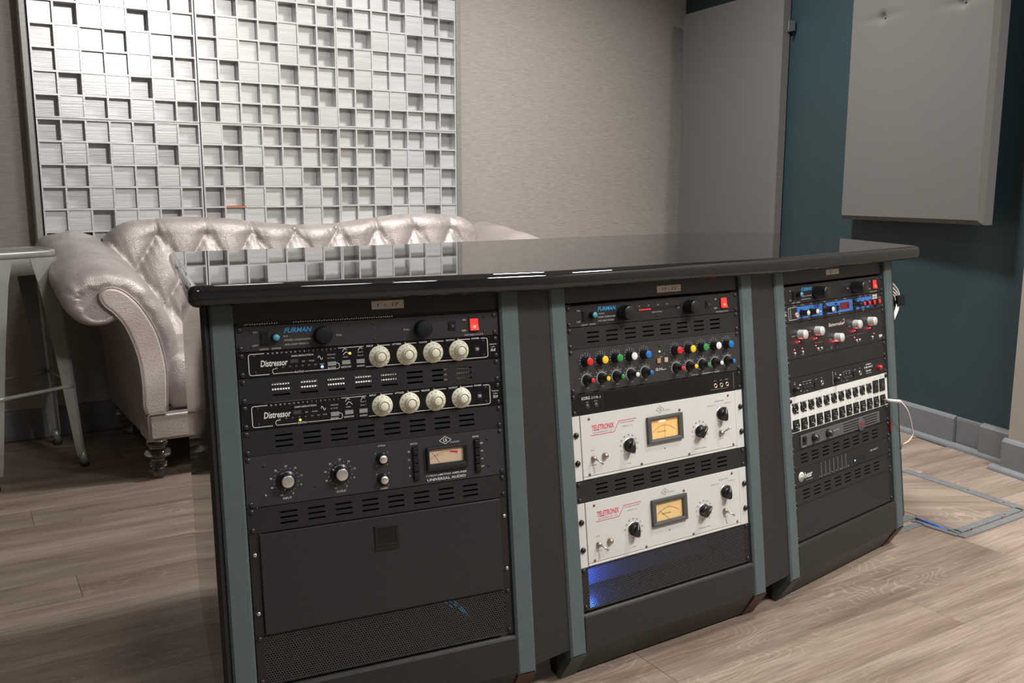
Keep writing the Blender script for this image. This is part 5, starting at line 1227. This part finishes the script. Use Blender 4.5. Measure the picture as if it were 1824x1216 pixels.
MB().tube([S(0.189, 0.845, 0.140), S(0.187, 0.847, 0.225), S(0.195, 0.848, 0.234), S(SW / 2, 0.848, 0.234), S(SW - 0.195, 0.848, 0.234), S(SW - 0.187, 0.847, 0.225), S(SW - 0.189, 0.845, 0.14)], 0.0035, 6).build('piping', LEATHER, sofa)
legp = [(0.017, 0.0), (0.019, 0.03), (0.020, 0.036), (0.028, 0.040), (0.030, 0.047), (0.028, 0.056), (0.022, 0.061), (0.022, 0.067), (0.026, 0.071), (0.042, 0.080), (0.045, 0.088), (0.042, 0.097), (0.028, 0.104), (0.024, 0.110), (0.033, 0.116), (0.036, 0.124), (0.034, 0.134), (0.026, 0.1375)]
lm = MB().lathe(legp, 28).mesh('leg', ACRYLIC)
for u, v in ((0.218, 0.815), (SW - 0.218, 0.815), (0.24, 0.13), (SW - 0.24, 0.13)):
    o_ = put('leg', lm, sofa, M=frame(S(u, v, 0), (1, 0, 0), (0, 0, -1))); o_['label'] = 'clear turned acrylic leg'

# ------------------------------------------------------------------ metal stool at the left edge
A = Vector((-1.722, 2.905, 0)); Bq = Vector((-1.548, 3.215, 0)); Cq = Vector((-1.800, 3.515, 0)); Dq = A + Cq - Bq
ctr = (A + Cq) / 2; SH = 0.785
st = thing('bar_stool', 'grey metal bar stool with splayed legs beside the sofa arm', 'stool', loc=tuple(ctr))
def sl(p): return tuple(Vector(p) - ctr)
def seat_c(F, k): p = ctr + (F - ctr) * k; return p
corners = [A, Bq, Cq, Dq]
def rsq(k, z, rad=0.3):
    out = []
    for i in range(4):
        p = seat_c(corners[i], k) - ctr; a = seat_c(corners[i - 1], k) - ctr; b = seat_c(corners[(i + 1) % 4], k) - ctr
        p1 = p + (a - p) * rad * 0.45; p2 = p + (b - p) * rad * 0.45
        for j in range(6):
            t = j / 5; q = p1 * (1 - t) ** 2 + p * 2 * t * (1 - t) + p2 * t * t; out.append((q.x, q.y, z))
    return out
K = 0.77
R_ = [rsq(K * 0.985, SH - 0.022), rsq(K, SH - 0.020), rsq(K, SH - 0.006), rsq(K * 0.985, SH), rsq(K * 0.93, SH + 0.001), rsq(K * 0.88, SH - 0.004)]
m_ = MB().grid([[R_[i][k] for i in range(len(R_))] for k in range(24)], close_u=True); m_.add(R_[-1], [tuple(range(24))]); m_.add(R_[0], [tuple(range(24))]); m_.build('seat', STOOLM, st)
R_ = [rsq(K * 0.985, SH - 0.023), rsq(K * 1.015, SH - 0.080), rsq(K * 1.0, SH - 0.080), rsq(K * 0.965, SH - 0.023)]
m_ = MB().grid([[R_[i][k] for i in range(4)] for k in range(24)], close_u=True); m_.build('apron', STOOLM, st)
for i in range(4):
    F = corners[i]; pa = corners[i - 1]; pb = corners[(i + 1) % 4]
    d1 = (pa - F).normalized(); d2 = (pb - F).normalized()
    secs = []
    for z, wd in ((SH - 0.024, 0.105), (SH - 0.11, 0.088), (0.45, 0.066), (0.25, 0.052), (0.07, 0.040), (0.045, 0.036)):
        k = K * 1.0 + (1.0 - K * 1.0) * (1 - z / (SH - 0.03)); p = ctr + (F - ctr) * k - ctr; p = Vector((p.x, p.y, z)); t = 0.004; r_ = 0.016
        o1, o2 = p + d1 * wd, p + d2 * wd
        bis = (d1 + d2)
        poly = [o1, p + d1 * r_, p + bis * r_ * 0.3, p + d2 * r_, o2, o2 + d1 * t, p + d2 * r_ + d1 * t + d2 * 0.0, p + bis * (r_ * 0.3 + t), p + d1 * r_ + d2 * t, o1 + d2 * t]
        secs.append([tuple(q) for q in poly])
    m_ = MB().grid([[secs[a][b] for a in range(len(secs))] for b in range(10)], close_u=True, smooth=False); m_.add(secs[0], [tuple(range(10))]); m_.add(secs[-1], [tuple(range(10))])
    lg = m_.build('leg', STOOLM, st)
    # tubular toe and rubber tip
    p1 = Vector(sl(ctr + (F - ctr) * 0.975)) + (d1 + d2) * 0.014; p0 = Vector(sl(F)) + (d1 + d2) * 0.010
    MB().tube([(p1.x, p1.y, 0.060), (p0.x, p0.y, 0.010)], 0.014, 12).build('toe_tube', STOOLM, lg)
    MB().tube([(p0.x, p0.y, 0.011), (p0.x, p0.y, 0.0005)], 0.0165, 12).build('rubber_tip', RUBBER, lg)
    # embossed rib down the outside
    # foot rail to the next leg
    zf = 0.300; k = K + (1.0 - K) * (1 - zf / (SH - 0.03))
    q0 = (F - ctr) * k + d2 * 0.02 + (d1 + d2) * 0.006; q1 = (pb - ctr) * k - d2 * 0.02 + (d1 + d2) * 0.006
    v0, v1 = Vector((q0.x, q0.y, zf)), Vector((q1.x, q1.y, zf)); e = (v1 - v0)
    MB().tube([v0, v0 + e * 0.10, v0 + e * 0.16, v0 + e * 0.84, v0 + e * 0.9, v1], [0.010, 0.010, 0.0068, 0.0068, 0.010, 0.010], 10).build('foot_rail', STOOLM, st)

# ------------------------------------------------------------------ lettering: all text curves in one pass, merged per panel
tmp = []
for parent, name, m, items, M in TEXTQ:
    for it in items:
        c = bpy.data.curves.new('lettering', 'FONT'); c.body = it[0]; c.resolution_u = 2; c.offset = it[8]; c.shear = it[7]
        o = bpy.data.objects.new('lettering', c); COL.objects.link(o); tmp.append(o)
bpy.context.view_layer.update(); dg = bpy.context.evaluated_depsgraph_get(); idx = 0
for parent, name, m, items, M in TEXTQ:
    mb = MB()
    for it in items:
        o = tmp[idx]; idx += 1; me = o.evaluated_get(dg).to_mesh()
        if not len(me.vertices): continue
        vs = [v.co.copy() for v in me.vertices]; fs = [tuple(p.vertices) for p in me.polygons]
        x0, x1 = min(v.x for v in vs), max(v.x for v in vs); y0, y1 = min(v.y for v in vs), max(v.y for v in vs)
        s_, x, y, z, h, wd, al, sh, bold, ang = it
        sy = h / 0.69 if s_ != '.' else h / max(1e-6, y1 - y0); sx = (wd / max(1e-6, (x1 - x0))) if wd else sy
        xm = (x0 + x1) / 2 if al == 'C' else x0
        ca, sa = math.cos(math.radians(ang)), math.sin(math.radians(ang)); ym = 0.345 if s_ != '.' else (y0 + y1) / 2
        out = []
        for v in vs:
            a, b = (v.x - xm) * sx, (v.y - ym) * sy; out.append((x + a * ca - b * sa, y + h / 2 + a * sa + b * ca, z))
        mb.add(out, fs, M); o.evaluated_get(dg).to_mesh_clear()
    if mb.v: mb.build(name, m, parent, fix=False)['kind'] = 'stuff'
for o in tmp:
    c = o.data; bpy.data.objects.remove(o); bpy.data.curves.remove(c)
